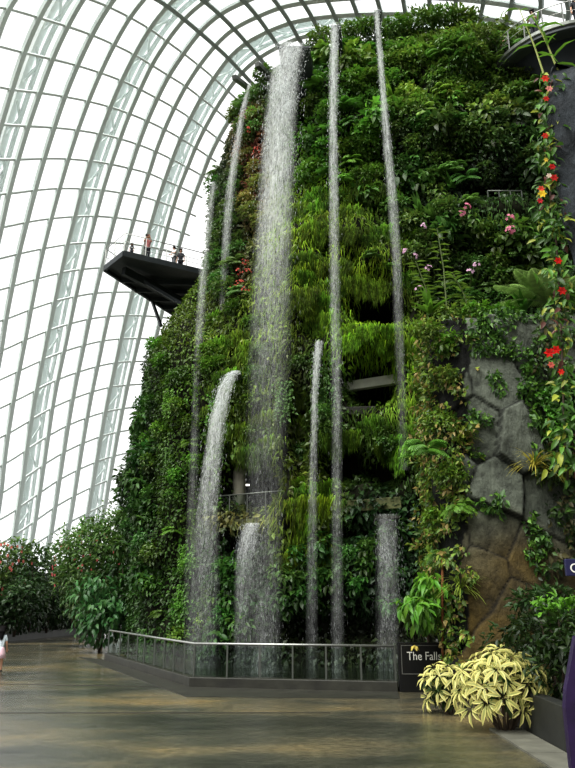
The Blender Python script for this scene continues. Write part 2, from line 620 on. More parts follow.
def tps_fit(S, T, lam):
    n = len(S)
    D = ((S[:, None] - S[None]) ** 2).sum(-1)
    P_ = np.hstack([np.ones((n, 1)), S])
    A = np.zeros((n + 3, n + 3))
    A[:n, :n] = _U(D) + lam * np.eye(n)
    A[:n, n:] = P_
    A[n:, :n] = P_.T
    return np.linalg.solve(A, np.vstack([T, np.zeros((3, T.shape[1]))]))


_W = tps_fit(_s, _t, 1.2)


def grid_px(r_, h):
    q = np.array([[r_, h]], float)
    D = ((q[:, None] - _s[None]) ** 2).sum(-1)
    return (np.hstack([_U(D), np.ones((1, 1)), q]) @ _W)[0]


def on_dome(px, py, off=0.0):
    d = ray(px, py)
    R = DR + Vector((off, off, off))
    o = CAM - DC
    a = sum((d[i] / R[i]) ** 2 for i in range(3))
    b = 2 * sum(d[i] * o[i] / R[i] ** 2 for i in range(3))
    c = sum((o[i] / R[i]) ** 2 for i in range(3)) - 1
    k = (-b + math.sqrt(b * b - 4 * a * c)) / (2 * a)
    return CAM + d * k


def dome_n(p):
    q = p - DC
    return Vector((q.x / DR.x ** 2, q.y / DR.y ** 2, q.z / DR.z ** 2)).normalized()


def grid_pt(r_, h):
    px, py = grid_px(r_, h)
    if not (-110 < px < 690 and -110 < py < 596): return None
    p = on_dome(px, py)
    return p if p.z > 0.05 else None


def runs(pts):
    cur = []
    for p in pts:
        if p is None:
            if len(cur) > 1: yield cur
            cur = []
        else:
            cur.append(p)
    if len(cur) > 1: yield cur


def sweep(mb, pts, w_, dp, off=0.0):
    """rectangular bar along pts on the dome; dp is its depth towards the inside"""
    vs, fs = [], []
    for i, p in enumerate(pts):
        t = (pts[min(i + 1, len(pts) - 1)] - pts[max(i - 1, 0)]).normalized()
        n = dome_n(p)
        s = t.cross(n).normalized()
        for a, b in ((-1, 0), (1, 0), (1, -1), (-1, -1)):
            vs.append(p + s * (a * w_ / 2) + n * (off + b * dp))
    for i in range(len(pts) - 1):
        for k in range(4):
            fs.append((i * 4 + k, i * 4 + (k + 1) % 4, (i + 1) * 4 + (k + 1) % 4, (i + 1) * 4 + k))
    fs += [(3, 2, 1, 0), tuple(len(pts) * 4 - 4 + k for k in range(4))]
    mb.add(vs, fs)


dome = empty('window_1', DC)
tag(dome, 'curved steel grid dome of white glass panes arching over the planted mountain', 'glass dome', kind='structure')


def under(o, parent):
    o.parent = parent
    o.matrix_parent_inverse = Matrix.Translation(-Vector(parent.location))
    return o


HS = np.arange(-15.0, 20.01, 0.25)
RS = np.arange(-1.0, 11.6, 0.25)
for r_ in range(-1, 12):
    mb = MB()
    for run in runs([grid_pt(r_, h) for h in HS]):
        sweep(mb, run, 0.34, 0.26)
    if mb.n: under(mb.build('rib', M['steel_rib']), dome)
for h in range(-15, 21):
    mb = MB()
    thick = h <= -1
    lim = 7 if h < -3 else (4 if h < 0 else -1)
    for run in runs([grid_pt(r_, h) for r_ in RS if r_ >= lim]):
        sweep(mb, run, 0.28 if thick else 0.15, 0.34 if thick else 0.16, 0.02)
    if mb.n: under(mb.build('purlin', M['steel_top'] if thick else M['steel_ring']), dome)
# white outer arches carried outside the glass, with lattice webs
for r0 in (1.42, 5.36, 9.36):
    mb = MB()
    ps = [grid_px(r0, h) for h in HS]
    out = [on_dome(p[0], p[1], 1.6) if (-110 < p[0] < 690 and -110 < p[1] < 596) else None for p in ps]
    for run in runs(out):
        run = [p for p in run if p.z > 0.05]
        if len(run) < 2: continue
        sd_ = []
        for i, p in enumerate(run):
            t = (run[min(i + 1, len(run) - 1)] - run[max(i - 1, 0)]).normalized()
            s = t.cross(dome_n(p)).normalized()
            sd_.append((p + s * 0.48, p - s * 0.48))
        sweep(mb, [a for a, b in sd_], 0.2, 0.3)
        sweep(mb, [b for a, b in sd_], 0.2, 0.3)
        sweep(mb, run, 0.80, 0.03, 0.25)
        for i in range(0, len(run) - 3, 3):
            a, b = (sd_[i][0], sd_[i + 3][1]) if (i // 3) % 2 else (sd_[i][1], sd_[i + 3][0])
            sweep(mb, [a, b], 0.14, 0.14)
    if mb.n: under(mb.build('outer_arch', M['arch']), dome)
# panes
vs, fs, idx = [], [], {}
for i, r_ in enumerate(np.arange(-1.0, 11.3, 0.5)):
    for j, h in enumerate(np.arange(-15.0, 20.01, 0.5)):
        if h < -3 and r_ < 7: continue
        p = grid_pt(r_, h)
        if p is not None:
            idx[(i, j)] = len(vs)
            vs.append(p + dome_n(p) * 0.06)
for (i, j) in idx:
    q = [(i, j), (i + 1, j), (i + 1, j + 1), (i, j + 1)]
    if all(k in idx for k in q): fs.append(tuple(idx[k] for k in q))
under(MB().add(vs, fs).build('pane', M['dome_glass'], smooth=True), dome)

# ------------------------------------------------------------------ the planted mountain (core)
ZT = 33.6


def L_(z): return np.interp(z, [0, 5, 13.6, 16.5, 19, 22, 27, 30, 32.5, 34], [-7.6, -7.9, -7.7, -6.1, -4.7, -4.1, -3.8, -2.9, -1.4, 2.0])
def R_(z): return np.interp(z, [0, 28, 31, 34], [32, 29, 26, 17])
def RY(z): return np.interp(z, [0, 27, 30, 32.5, 33.6], [11.5, 9.9, 8.4, 5.0, 1.0])


CYM, EXPN = 39.0, 2.6


def outline(phi, z):
    c, s = math.cos(phi), math.sin(phi)
    l, r = L_(z), R_(z)
    cx, rx, ry = (l + r) / 2, (r - l) / 2, RY(z)
    return (cx + rx * math.copysign(abs(c) ** (2 / EXPN), c), CYM + ry * math.copysign(abs(s) ** (2 / EXPN), s), z)


# equal-arc sampling of the front two thirds of the outline
_ph = np.linspace(math.radians(118), math.radians(345), 4000)
_pt = np.array([outline(p, 12.0) for p in _ph])
_al = np.concatenate([[0], np.cumsum(np.linalg.norm(np.diff(_pt, axis=0), axis=1))])
NU = int(_al[-1] / 0.26)
PHI = np.interp(np.linspace(0, _al[-1], NU), _al, _ph)
ZS = np.concatenate([np.arange(0, 27, 0.26), np.arange(27, ZT + 0.01, 0.2)])
NZ = len(ZS)

# hollows (px, py, rx, ry, depth) and bulges seen in the planting
HOLLOW = [(366, 159, 22, 7, 1.6), (412, 82, 13, 20, 1.9), (371, 205, 17, 8, 1.8), (326, 248, 7, 11, 1.3), (351, 261, 8, 6, 1.0),
          (377, 307, 36, 21, 2.8), (316, 327, 15, 13, 1.6), (315, 275, 6, 6, 1.0), (289, 268, 7, 22, 1.3),
          (370, 383, 35, 27, 3.6), (298, 430, 15, 60, 1.2), (345, 462, 32, 26, 2.4), (385, 470, 22, 24, 2.0),
          (248, 484, 40, 32, 5.0), (240, 545, 22, 18, 3.2), (352, 530, 30, 12, 2.6), (495, 188, 30, 10, 2.4),
          (304, 100, 10, 34, 1.7), (200, 500, 8, 60, 0.8), (335, 625, 70, 26, 1.4), (222, 470, 10, 40, 1.2), (470, 250, 20, 16, 0.8),
          (440, 110, 14, 12, 0.8), (500, 95, 16, 12, 0.8), (455, 160, 20, 12, 0.7), (410, 190, 12, 20, 0.9)]
BULGE = [(380, 338, 40, 11, 1.0), (390, 415, 22, 10, 0.5), (345, 235, 40, 14, 0.5), (305, 300, 14, 50, 0.5), (375, 262, 40, 12, 0.7),
         (185, 430, 22, 120, 0.5), (345, 185, 26, 10, 0.6), (500, 215, 34, 10, 0.7), (340, 100, 14, 40, 0.5), (365, 125, 18, 12, 0.7),
         (290, 515, 14, 34, 0.5), (318, 520, 10, 40, 0.4), (455, 215, 30, 14, 0.6), (430, 140, 26, 12, 0.7), (470, 60, 40, 10, 0.7)]

V = np.zeros((NU * NZ, 3))
for j, z in enumerate(ZS):
    for i, p in enumerate(PHI):
        V[j * NU + i] = outline(p, z)
G3 = V.reshape(NZ, NU, 3)
du = np.gradient(G3, axis=1)
nr = np.stack([du[..., 1], -du[..., 0], np.zeros_like(du[..., 0])], -1)
nr /= np.maximum(np.linalg.norm(nr, axis=-1, keepdims=True), 1e-6)
if nr[NZ // 3, NU // 2, 1] > 0: nr = -nr
NRM = nr.reshape(-1, 3)
PX, PY = pix(V)
disp = np.zeros(len(V))
for i, p in enumerate(V):
    q = Vector(p)
    disp[i] = 0.55 * noise.noise(q * 0.27) + 0.34 * noise.noise(q * 0.75 + Vector((9, 3, 1))) + 0.12 * noise.noise(q * 2.2)
front = (V[:, 1] < CYM) & (NRM[:, 1] < 0.25)
for cx, cy, rx, ry, d in HOLLOW:
    q = ((PX - cx) / rx) ** 2 + ((PY - cy) / ry) ** 2
    s = np.clip(1.6 * (1 - q), 0, 1)
    disp -= front * d * s * s * (3 - 2 * s)
for cx, cy, rx, ry, d in BULGE:
    q = ((PX - cx) / rx) ** 2 + ((PY - cy) / ry) ** 2
    disp += front * d * np.exp(-1.2 * q)
taper = np.clip((ZT - V[:, 2]) / 3.0, 0.15, 1)
V = V + NRM * (disp * taper)[:, None]
ii, jj = np.meshgrid(np.arange(NU - 1), np.arange(NZ - 1))
a = (jj * NU + ii).ravel()
FQ = np.stack([a, a + 1, a + NU + 1, a + NU], 1)
me = fast_mesh('mountain', V, FQ, smooth=True)
# cap
o = link('mountain', me, M['soil'])
tag(o, 'tall mossy mountain core hidden under the hanging plants', 'planted mountain', kind='structure')
V = np.array([v.co[:] for v in me.vertices])
BV = BVHTree.FromPolygons([tuple(v) for v in V], [tuple(f) for f in FQ])


def wall_hit(px, py, maxd=200):
    h = BV.ray_cast(CAM, ray(px, py), maxd)
    return (h[0], h[1]) if h[0] is not None else (None, None)


# ------------------------------------------------------------------ leaf cover (nobody could count it)
# (px, py, sx, sy, sRGB, mossiness)
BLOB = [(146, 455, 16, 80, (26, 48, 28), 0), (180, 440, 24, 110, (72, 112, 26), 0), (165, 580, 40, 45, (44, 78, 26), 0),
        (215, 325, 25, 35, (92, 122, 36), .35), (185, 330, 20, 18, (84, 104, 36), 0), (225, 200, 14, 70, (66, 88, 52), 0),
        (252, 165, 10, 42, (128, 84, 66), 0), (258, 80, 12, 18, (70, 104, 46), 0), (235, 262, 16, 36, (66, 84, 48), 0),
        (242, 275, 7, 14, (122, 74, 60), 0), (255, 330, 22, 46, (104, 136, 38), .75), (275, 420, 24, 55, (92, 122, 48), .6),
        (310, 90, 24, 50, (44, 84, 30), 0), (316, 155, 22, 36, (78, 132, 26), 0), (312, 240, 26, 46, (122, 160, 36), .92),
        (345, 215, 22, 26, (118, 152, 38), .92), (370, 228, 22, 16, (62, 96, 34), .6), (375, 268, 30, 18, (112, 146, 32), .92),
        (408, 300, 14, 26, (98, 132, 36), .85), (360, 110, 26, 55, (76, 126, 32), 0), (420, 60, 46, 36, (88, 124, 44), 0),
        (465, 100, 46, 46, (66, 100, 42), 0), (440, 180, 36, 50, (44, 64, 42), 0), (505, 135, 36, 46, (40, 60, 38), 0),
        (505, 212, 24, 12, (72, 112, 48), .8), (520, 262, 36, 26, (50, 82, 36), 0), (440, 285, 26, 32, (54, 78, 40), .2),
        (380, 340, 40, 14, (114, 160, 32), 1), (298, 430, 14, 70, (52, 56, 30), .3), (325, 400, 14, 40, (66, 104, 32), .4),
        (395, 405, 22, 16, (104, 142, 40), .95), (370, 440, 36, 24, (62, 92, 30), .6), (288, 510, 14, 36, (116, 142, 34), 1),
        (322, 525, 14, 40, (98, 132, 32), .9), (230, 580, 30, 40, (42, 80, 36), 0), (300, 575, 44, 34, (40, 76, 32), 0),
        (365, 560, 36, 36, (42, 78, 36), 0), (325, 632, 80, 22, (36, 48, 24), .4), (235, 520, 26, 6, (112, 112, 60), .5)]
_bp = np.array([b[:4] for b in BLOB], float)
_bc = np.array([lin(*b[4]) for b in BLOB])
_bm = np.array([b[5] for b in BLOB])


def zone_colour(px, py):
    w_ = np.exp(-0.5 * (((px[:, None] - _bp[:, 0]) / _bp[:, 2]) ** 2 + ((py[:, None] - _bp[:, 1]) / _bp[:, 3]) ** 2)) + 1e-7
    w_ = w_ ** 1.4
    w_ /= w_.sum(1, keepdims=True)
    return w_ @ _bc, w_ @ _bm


def frames(tip, nrm):
    t = tip / np.maximum(np.linalg.norm(tip, axis=1, keepdims=True), 1e-6)
    s = np.cross(nrm, t)
    s /= np.maximum(np.linalg.norm(s, axis=1, keepdims=True), 1e-6)
    u = np.cross(t, s)
    return t, s, u


# leaf outlines in (along, across, up)
T_LEAF = (np.array([(0, 0, 0), (.42, .5, .10), (.42, -.5, .10), (1, 0, -.16)]), np.array([(0, 2, 3), (0, 3, 1)]))
T_BIG = (np.array([(0, 0, 0), (.28, .42, .07), (.28, -.42, .07), (.66, .40, .02), (.66, -.40, .02), (1, 0, -.25), (.3, 0, -.02), (.66, 0, -.06)]),
         np.array([(0, 2, 6, 6), (0, 6, 1, 1), (2, 4, 7, 6), (6, 7, 3, 1), (4, 5, 7, 7), (7, 5, 3, 3)]))
T_BLADE = (np.array([(0, -.5, 0), (0, .5, 0), (.35, -.45, .10), (.35, .45, .10), (.7, -.3, .02), (.7, .3, .02), (1, 0, -.2)]),
           np.array([(0, 1, 3, 2), (2, 3, 5, 4), (4, 5, 6, 6)]))


def leaves(pos, tip, nrm, length, width, col, T=T_LEAF):
    """arrays for N leaves shaped by template T"""
    tv, tf = T
    n, k = len(pos), len(tv)
    t, s, u = frames(tip, nrm)
    Vv = (pos[:, None] + t[:, None] * (tv[None, :, 0:1] * length[:, None, None]) + s[:, None] * (tv[None, :, 1:2] * width[:, None, None])
          + u[:, None] * (tv[None, :, 2:3] * length[:, None, None]))
    Ff = (tf[None] + (np.arange(n) * k)[:, None, None]).reshape(-1, tf.shape[1])
    return Vv.reshape(-1, 3), Ff, np.repeat(col, k, 0)


def tri_fix(Ff):
    """quads whose last two corners repeat become triangles"""
    if Ff.shape[1] == 3: return [Ff]
    m = Ff[:, 2] == Ff[:, 3]
    return [Ff[~m], Ff[m][:, :3]]


def join(parts):
    Vs, Fs, Cs, n = [], [], [], 0
    for v, f, c in parts:
        Vs.append(v); Cs.append(c)
        Fs.append([x + n for x in tri_fix(f)])
        n += len(v)
    fl = {}
    for l in Fs:
        for x in l:
            if len(x): fl.setdefault(x.shape[1], []).append(x)
    return np.concatenate(Vs), [np.concatenate(x) for x in fl.values()], np.concatenate(Cs)


def sample_surface(V, FQ, n):
    A = np.concatenate([FQ[:, [0, 1, 2]], FQ[:, [0, 2, 3]]])
    p0, p1, p2 = V[A[:, 0]], V[A[:, 1]], V[A[:, 2]]
    cr = np.cross(p1 - p0, p2 - p0)
    ar = np.linalg.norm(cr, axis=1)
    k = RNG.choice(len(A), n, p=ar / ar.sum())
    u, v = RNG.random(n), RNG.random(n)
    m = u + v > 1
    u[m], v[m] = 1 - u[m], 1 - v[m]
    P = p0[k] + (p1[k] - p0[k]) * u[:, None] + (p2[k] - p0[k]) * v[:, None]
    nn = cr[k] / np.maximum(ar[k][:, None], 1e-9)
    return P, nn


P, nn = sample_surface(V, FQ, 230000)
flip = ((CAM - Vector((0, 0, 0)))[:] - P)
dotc = (nn * (np.array(CAM) - P)).sum(1)
# the core's normals point outwards on the side that faces the path
if np.median(dotc[(P[:, 1] < 32)]) < 0:
    nn, dotc = -nn, -dotc
px, py = pix(P)
keep = (dotc > -0.35 * np.linalg.norm(np.array(CAM) - P, axis=1)) & (px > 100) & (px < 640) & (py > -60) & (py < 690)
hol = np.zeros(len(P))
for cx, cy, rx, ry, d in HOLLOW:
    q = ((px - cx) / rx) ** 2 + ((py - cy) / ry) ** 2
    hol = np.maximum(hol, np.clip(1.25 - q, 0, 1) * min(1.0, d / 2.0))
keep &= RNG.random(len(P)) > hol * 0.98
P, nn, px, py, hol = P[keep], nn[keep], px[keep], py[keep], hol[keep]
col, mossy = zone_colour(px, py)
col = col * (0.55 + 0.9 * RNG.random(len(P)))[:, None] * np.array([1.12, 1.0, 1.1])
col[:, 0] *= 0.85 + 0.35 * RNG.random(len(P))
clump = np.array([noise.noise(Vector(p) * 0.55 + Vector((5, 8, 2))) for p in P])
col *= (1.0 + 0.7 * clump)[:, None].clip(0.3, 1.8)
is_moss = RNG.random(len(P)) < mossy
down = np.array([0, 0, -1.0])
ZN = [('climbing_foliage', 'small bright climbing leaves covering the far edge of the plant wall', px < 208),
      ('wall_foliage', 'dense leaves behind the wide main waterfall and the two faint streams', (px >= 208) & (px < 300) & (py < 420)),
      ('wall_foliage', 'dense green leaves behind the middle and thin tall waterfalls, above the mossy patch', (px >= 300) & (px < 410) & (py < 215)),
      ('wall_foliage', 'dark leaves covering the upper wall beside the slate column, with pink flowers among them', (px >= 410)),
      ('wall_foliage', 'leaves around the dark openings in the middle of the wall', (px >= 300) & (px < 410) & (py >= 215) & (py < 450)),
      ('ground_foliage', 'broad dark leaves at the foot of the wall behind the pool railing', None)]
used = np.zeros(len(P), bool)
for nm, lb, mk in ZN:
    mk = (~used) if mk is None else (mk & ~used)
    used |= mk
    s_ = mk & ~is_moss
    n = s_.sum()
    if not n: continue
    d = nn[s_] * 0.55 + down * (0.25 + 0.6 * RNG.random((n, 1))) + RNG.normal(0, .45, (n, 3))
    u = nn[s_] + RNG.normal(0, .45, (n, 3)) + np.array([0, 0, .5])
    ln = RNG.uniform(.13, .30, n) * np.where(px[s_] < 208, .78, 1.0)
    if nm == 'ground_foliage': ln *= 1.15
    off = RNG.random((n, 1)) * 0.28
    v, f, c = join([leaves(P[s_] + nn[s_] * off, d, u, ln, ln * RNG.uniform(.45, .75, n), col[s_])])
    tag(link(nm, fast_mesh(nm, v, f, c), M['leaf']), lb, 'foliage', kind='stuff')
s_ = is_moss
n = s_.sum()
d = nn[s_] * 0.35 + down * (0.8 + 0.5 * RNG.random((n, 1))) + RNG.normal(0, .22, (n, 3))
ln = RNG.uniform(.25, .62, n)
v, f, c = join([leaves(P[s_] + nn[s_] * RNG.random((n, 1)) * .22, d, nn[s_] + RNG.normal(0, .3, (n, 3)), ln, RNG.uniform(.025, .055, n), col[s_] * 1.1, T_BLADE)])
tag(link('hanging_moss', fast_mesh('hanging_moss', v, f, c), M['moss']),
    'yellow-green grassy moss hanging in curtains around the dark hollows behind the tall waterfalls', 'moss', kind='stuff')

# ------------------------------------------------------------------ ground, pool and railing
fl = MB().add([(-70, -12, 0), (70, -12, 0), (70, 95, 0), (-70, 95, 0)], [(0, 1, 2, 3)]).build('floor', M['floor'])
tag(fl, 'wet brown-grey stone path with puddles reflecting the glass dome', 'path', kind='structure')
for k, (a, b) in enumerate((((-60, 683), (196, 687.5)), ((-60, 713), (330, 713)))):
    A, B = ground(*a), ground(*b)
    A.z = B.z = 0.003
    tag(MB().beam(A, B, 0.12 - 0.03 * k, 0.012).build('trim_%d' % (k + 1), M['concrete_dark']), 'straight paving joint crossing the wet path', 'paving joint', kind='structure')
A, B, C_ = ground(104, 660), ground(189, 687), ground(398, 692)
far = A + (A - B) * 0.06
far = A
strip = [ground(78, 657), A, B, C_, ground(400, 699), ground(186, 697)]
tag(MB().prism([(p.x, p.y) for p in strip], 0.0, 0.012).build('trim_3', M['concrete_dark']), 'smooth dark grey drainage strip along the foot of the pool wall', 'drain strip', kind='structure')


def offset_path(pts, d):
    """shift a plan polyline to its left by d"""
    out = []
    for i, p in enumerate(pts):
        ns = []
        for q, r_ in ((i - 1, i), (i, i + 1)):
            if q >= 0 and r_ < len(pts):
                t = (pts[r_] - pts[q]).normalized()
                ns.append(Vector((-t.y, t.x, 0)))
        n = sum(ns, Vector((0, 0, 0))).normalized()
        out.append(p + n * (d / max(0.3, n.dot(ns[0]))))
    return out


def low_wall(pts, th, z0, z1):
    inner = offset_path(pts, th)
    mb = MB()
    mb.prism([(p.x, p.y) for p in pts] + [(p.x, p.y) for p in reversed(inner)], z0, z1)
    return mb


path = [A, B, C_]
kerb = low_wall(path, 0.30, 0.0, 0.26).build('kerb', M['concrete_dark'], bevel=0.015)
tag(kerb, 'low concrete kerb carrying the glass railing around the pool', 'kerb', kind='structure')
inn = offset_path(path, 0.30)
tag(MB().add([(inn[0].x, inn[0].y, .1), (inn[1].x, inn[1].y, .1), (inn[2].x, inn[2].y, .1), (6, 21.6, .1), (6, 30, .1), (-6, 34, .1)], [(0, 1, 2, 3, 4, 5)]).build('pool_water', M['pool']),
    'dark rippled pool water behind the glass railing', 'pool', kind='structure')
rl = empty('glass_railing', B)
tag(rl, 'low glass railing with steel handrail bending around the waterfall pool', 'railing')
mid = offset_path(path, 0.15)
HR = 1.15


def on_path(px):
    """point of the railing line that projects to image column px (on plan)"""
    best = None
    for i in range(2):
        for k in range(400):
            t = k / 399
            p = mid[i].lerp(mid[i + 1], t)
            q = pix(np.array([p.x, p.y, 0.6]))[0]
            e = abs(q - px)
            if best is None or e < best[0]: best = (e, p.copy(), i)
    return best[1]


pxs = [108, 120, 128, 137, 144, 154.5, 164, 173.5, 184.5, None, 227, 260, 292.5, 326, 361, 395]
posts = [mid[1].copy() if q is None else on_path(q) for q in pxs]


def kid(o, parent):
    o.parent = parent
    o.matrix_parent_inverse = Matrix.Translation(-Vector(parent.location))
    return o


for p in posts:
    kid(MB().box((p.x, p.y, (0.26 + HR) / 2 + 0.0), (0.045, 0.06, HR - 0.26)).build('post', M['post']), rl)
for a, b in zip(posts[:-1], posts[1:]):
    t = (b - a).normalized() * 0.05
    kid(MB().beam(a + t + Vector((0, 0, (0.30 + HR - 0.06) / 2)), b - t + Vector((0, 0, (0.30 + HR - 0.06) / 2)), 0.014, HR - 0.36).build('glass_panel', M['rail_glass']), rl)
hp = [posts[0], mid[1], posts[-1]]
kid(MB().tube([p + Vector((0, 0, HR + 0.02)) for p in hp], 0.035, 10).build('handrail', M['steel_mid'], smooth=True), rl)


# ------------------------------------------------------------------ signs
def text(name, body, loc, size, mat, parent, rot=(PI / 2, 0, 0), width=None):
    cu = bpy.data.curves.new(name, 'FONT')
    cu.body = body
    cu.size = size
    cu.extrude = 0.004
    cu.materials.append(mat)
    o = bpy.data.objects.new(name, cu)
    COL.objects.link(o)
    o.location = loc
    o.rotation_euler = rot
    if width:
        bpy.context.view_layer.update()
        o.scale.x = width / max(o.dimensions.x, 1e-3)
    bpy.context.view_layer.update()
    me = bpy.data.meshes.new_from_object(o.evaluated_get(bpy.context.evaluated_depsgraph_get()))
    me.transform(o.matrix_world.copy())
    bpy.data.objects.remove(o)
    o = link(name, me)
    return kid(o, parent)


YS = 21.25
p0, p1 = at(400, 690, YS), at(441.5, 642.5, YS)
zt = p1.z
sg = empty('falls_sign', ((p0.x + p1.x) / 2, YS, 0))
tag(sg, 'black sign with a thin border reading The Falls, beside the end of the glass railing', 'sign')
sgp = kid(MB().box(((p0.x + p1.x) / 2 + .05, YS + .1, zt / 2), (p1.x - p0.x + .1, .2, zt)).build('panel', M['sign'], bevel=.01), sg)
b0, b1 = at(402.3, 674, YS - .01), at(445, 645.5, YS - .01)
mb = MB()
yb = YS - .008
for a, b in (((b0.x, b0.z), (b0.x, b1.z)), ((b0.x, b1.z), (b1.x - .1, b1.z)), ((b0.x, b0.z), (b1.x - .1, b0.z))):
    mb.beam((a[0], yb, a[1]), (b[0], yb, b[1]), .018, .018, up=(0, 1, 0))
kid(mb.build('border', M['sign_line']), sgp)
tl, tr = at(407, 660, yb), at(441, 660, yb)
text('lettering', 'The Falls', (tl.x, yb - .004, tl.z), .31, M['letter'], sgp, width=tr.x - tl.x)
pl = MB().tube([at(442.5, 668, 20.7), at(442.5, 552, 20.7)], .035, 8).build('steel_pipe', M['rust'], smooth=True)
tag(pl, 'thin rusty vertical pipe between the Falls sign and the vine-covered rock', 'pipe')

ws = empty('wayfinding_sign', (4.1, 10.2, 0))
tag(ws, 'navy and purple wayfinding sign cut off by the edge at the planter', 'sign')
q0, q1 = at(566, 576, 10), at(566, 559, 10)
wsp = kid(MB().box((q0.x + .75, 10, (q0.z + q1.z) / 2), (1.5, .06, q1.z - q0.z)).build('sign_panel', M['navy'], bevel=.008), ws)
text('lettering', 'Cl', (at(569.2, 572.6, 10).x, 9.965, at(569.2, 572.6, 10).z), .17, M['letter'], wsp)
kid(MB().tube([(4.6, 10.1, 0), (4.6, 10.1, q1.z)], .05, 10).build('post', M['steel_dark'], smooth=True), ws)
pts = [at(575, 636, 10), at(565.5, 690, 10), at(564.8, 708, 10), at(571, 768, 10)]
poly = [(p.x, p.z) for p in pts]
poly = [(4.9, poly[0][1])] + poly + [(poly[-1][0] + .12, 0.0), (4.9, 0.0)]
n = len(poly)
mb = MB().add([(x, 9.97, z) for x, z in poly] + [(x, 10.09, z) for x, z in poly],
              [tuple(range(n)), tuple(range(2 * n - 1, n - 1, -1))] + [(i, n + i, n + (i + 1) % n, (i + 1) % n) for i in range(n)])
kid(mb.build('purple_panel', M['purple']), ws)

# ------------------------------------------------------------------ planter, kerb slab, left bed
tag(low_wall([Vector((9, 16.4, 0)), Vector((4.55, 15.9, 0)), Vector((4.55, 9.6, 0)), Vector((13, 9.6, 0))], 0.25, 0, .72).build('wall_right', M['planter'], bevel=.02),
    'dark damp planter wall at the right of the path', 'planter wall', kind='structure')
tag(MB().add([(4.7, 9.8, .62), (13, 9.8, .62), (13, 16.6, .62), (9, 16.3, .62), (4.7, 15.8, .62)], [(0, 1, 2, 3, 4)]).build('ground', M['soil']),
    'dark soil filling the right-hand planter', 'soil', kind='structure')
sl = MB()
for k in range(9):
    sl.box((4.22, 5.2 + k * 1.2, .012), (.62, 1.18, .03))
tag(sl.build('trim_4', M['concrete']), 'row of pale paving slabs along the planter wall', 'paving', kind='structure')
bed = [ground(-60, 650), ground(0, 643), ground(75, 634.5), Vector((-12, 66, 0))]
bed[0] = Vector((-21, 38, 0))
bed[1] = Vector((-17.2, 44.5, 0))
bed[2] = Vector((-15.4, 55, 0))
tag(low_wall(bed, 0.35, 0, .42).build('wall_left', M['concrete_dark']), 'low dark kerb wall along the left planting bed', 'kerb wall', kind='structure')
bi = offset_path(bed, .35)
tag(MB().add([(p.x, p.y, .34) for p in bi] + [(-20, 72, .34), (-45, 60, .34), (-45, 36, .34)], [tuple(range(7))]).build('terrain', M['soil']),
    'dark soil of the left planting bed', 'soil', kind='structure')


# ------------------------------------------------------------------ rocks
def crag(name, outline_, z0, z1, step, seeds, colfn, crack=.13, amp=.12, cap=True, loc=None, nscale=1.0):
    pts = [Vector((x, y, 0)) for x, y in outline_]
    ln = [0.0]
    for a, b in zip(pts[:-1], pts[1:]): ln.append(ln[-1] + (b - a).length)
    nu = int(ln[-1] / step) + 1
    us = np.linspace(0, ln[-1], nu)
    X = np.interp(us, ln, [p.x for p in pts])
    Y = np.interp(us, ln, [p.y for p in pts])
    kx = np.hanning(9); kx /= kx.sum()
    Xs = np.convolve(np.pad(X, 4, 'edge'), kx, 'valid')
    Ys = np.convolve(np.pad(Y, 4, 'edge'), kx, 'valid')
    dx, dy = np.gradient(Xs), np.gradient(Ys)
    nl = np.hypot(dx, dy)
    nx, ny = dy / nl, -dx / nl
    zs = np.linspace(z0, z1, int((z1 - z0) / step) + 1)
    S = np.array([s[:2] for s in seeds])
    VV, CC = [], []
    for z in zs:
        for i in range(nu):
            jx = .08 * noise.noise(Vector((us[i] * .8, z * .8, 3.1))) * nscale
            d = np.hypot(S[:, 0] - us[i] - jx, (S[:, 1] - z - jx) * .8)
            o_ = np.argsort(d)[:2]
            sd_ = seeds[o_[0]]
            disp = sd_[2] + sd_[3] * (us[i] - sd_[0]) + sd_[4] * (z - sd_[1])
            gap = d[o_[1]] - d[o_[0]]
            dark = 1.0
            if gap < crack * 1.2:
                disp -= crack * .8 * (1 - gap / (crack * 1.2))
                dark = .12 + .88 * (gap / (crack * 1.2)) ** 1.5
            q = Vector((Xs[i], Ys[i], z))
            disp += amp * noise.noise(q * 1.1) + amp * .5 * noise.noise(q * 3.0)
            if cap and z > z1 - .5: disp -= (z - z1 + .5) * .5
            VV.append((Xs[i] + nx[i] * disp, Ys[i] + ny[i] * disp, z))
            CC.append(np.array(colfn(us[i], z, q)) * dark)
    nz = len(zs)
    ii, jj = np.meshgrid(np.arange(nu - 1), np.arange(nz - 1))
    a = (jj * nu + ii).ravel()
    Fq = np.stack([a, a + 1, a + nu + 1, a + nu], 1)
    VV, CC = np.array(VV), np.array(CC)
    faces = [Fq]
    if cap:
        c = len(VV)
        top = np.arange((nz - 1) * nu, nz * nu)
        VV = np.vstack([VV, VV[top].mean(0, keepdims=True)])
        CC = np.vstack([CC, CC[top].mean(0, keepdims=True)])
        faces.append(np.stack([top[:-1], top[1:], np.full(nu - 1, c)], 1))
        faces.append(np.array([[top[-1], top[0], c]]))
    me = fast_mesh(name, VV, faces, CC)
    return link(name, me, M['rock']), VV, Fq


ROCK_LINE = [(5.9, 27), (4.9, 23.5), (4.4, 21.6), (4.65, 20.75), (5.3, 20.4), (10.6, 20.2), (11.4, 25)]
_l = [0.0]
for a, b in zip(ROCK_LINE[:-1], ROCK_LINE[1:]): _l.append(_l[-1] + math.dist(a, b))


def rock_u(px, py):
    p = at(px, py, 20.45)
    return float(np.interp(p.x, [4.65, 5.3, 10.6], [_l[3], _l[4], _l[5]])), p.z


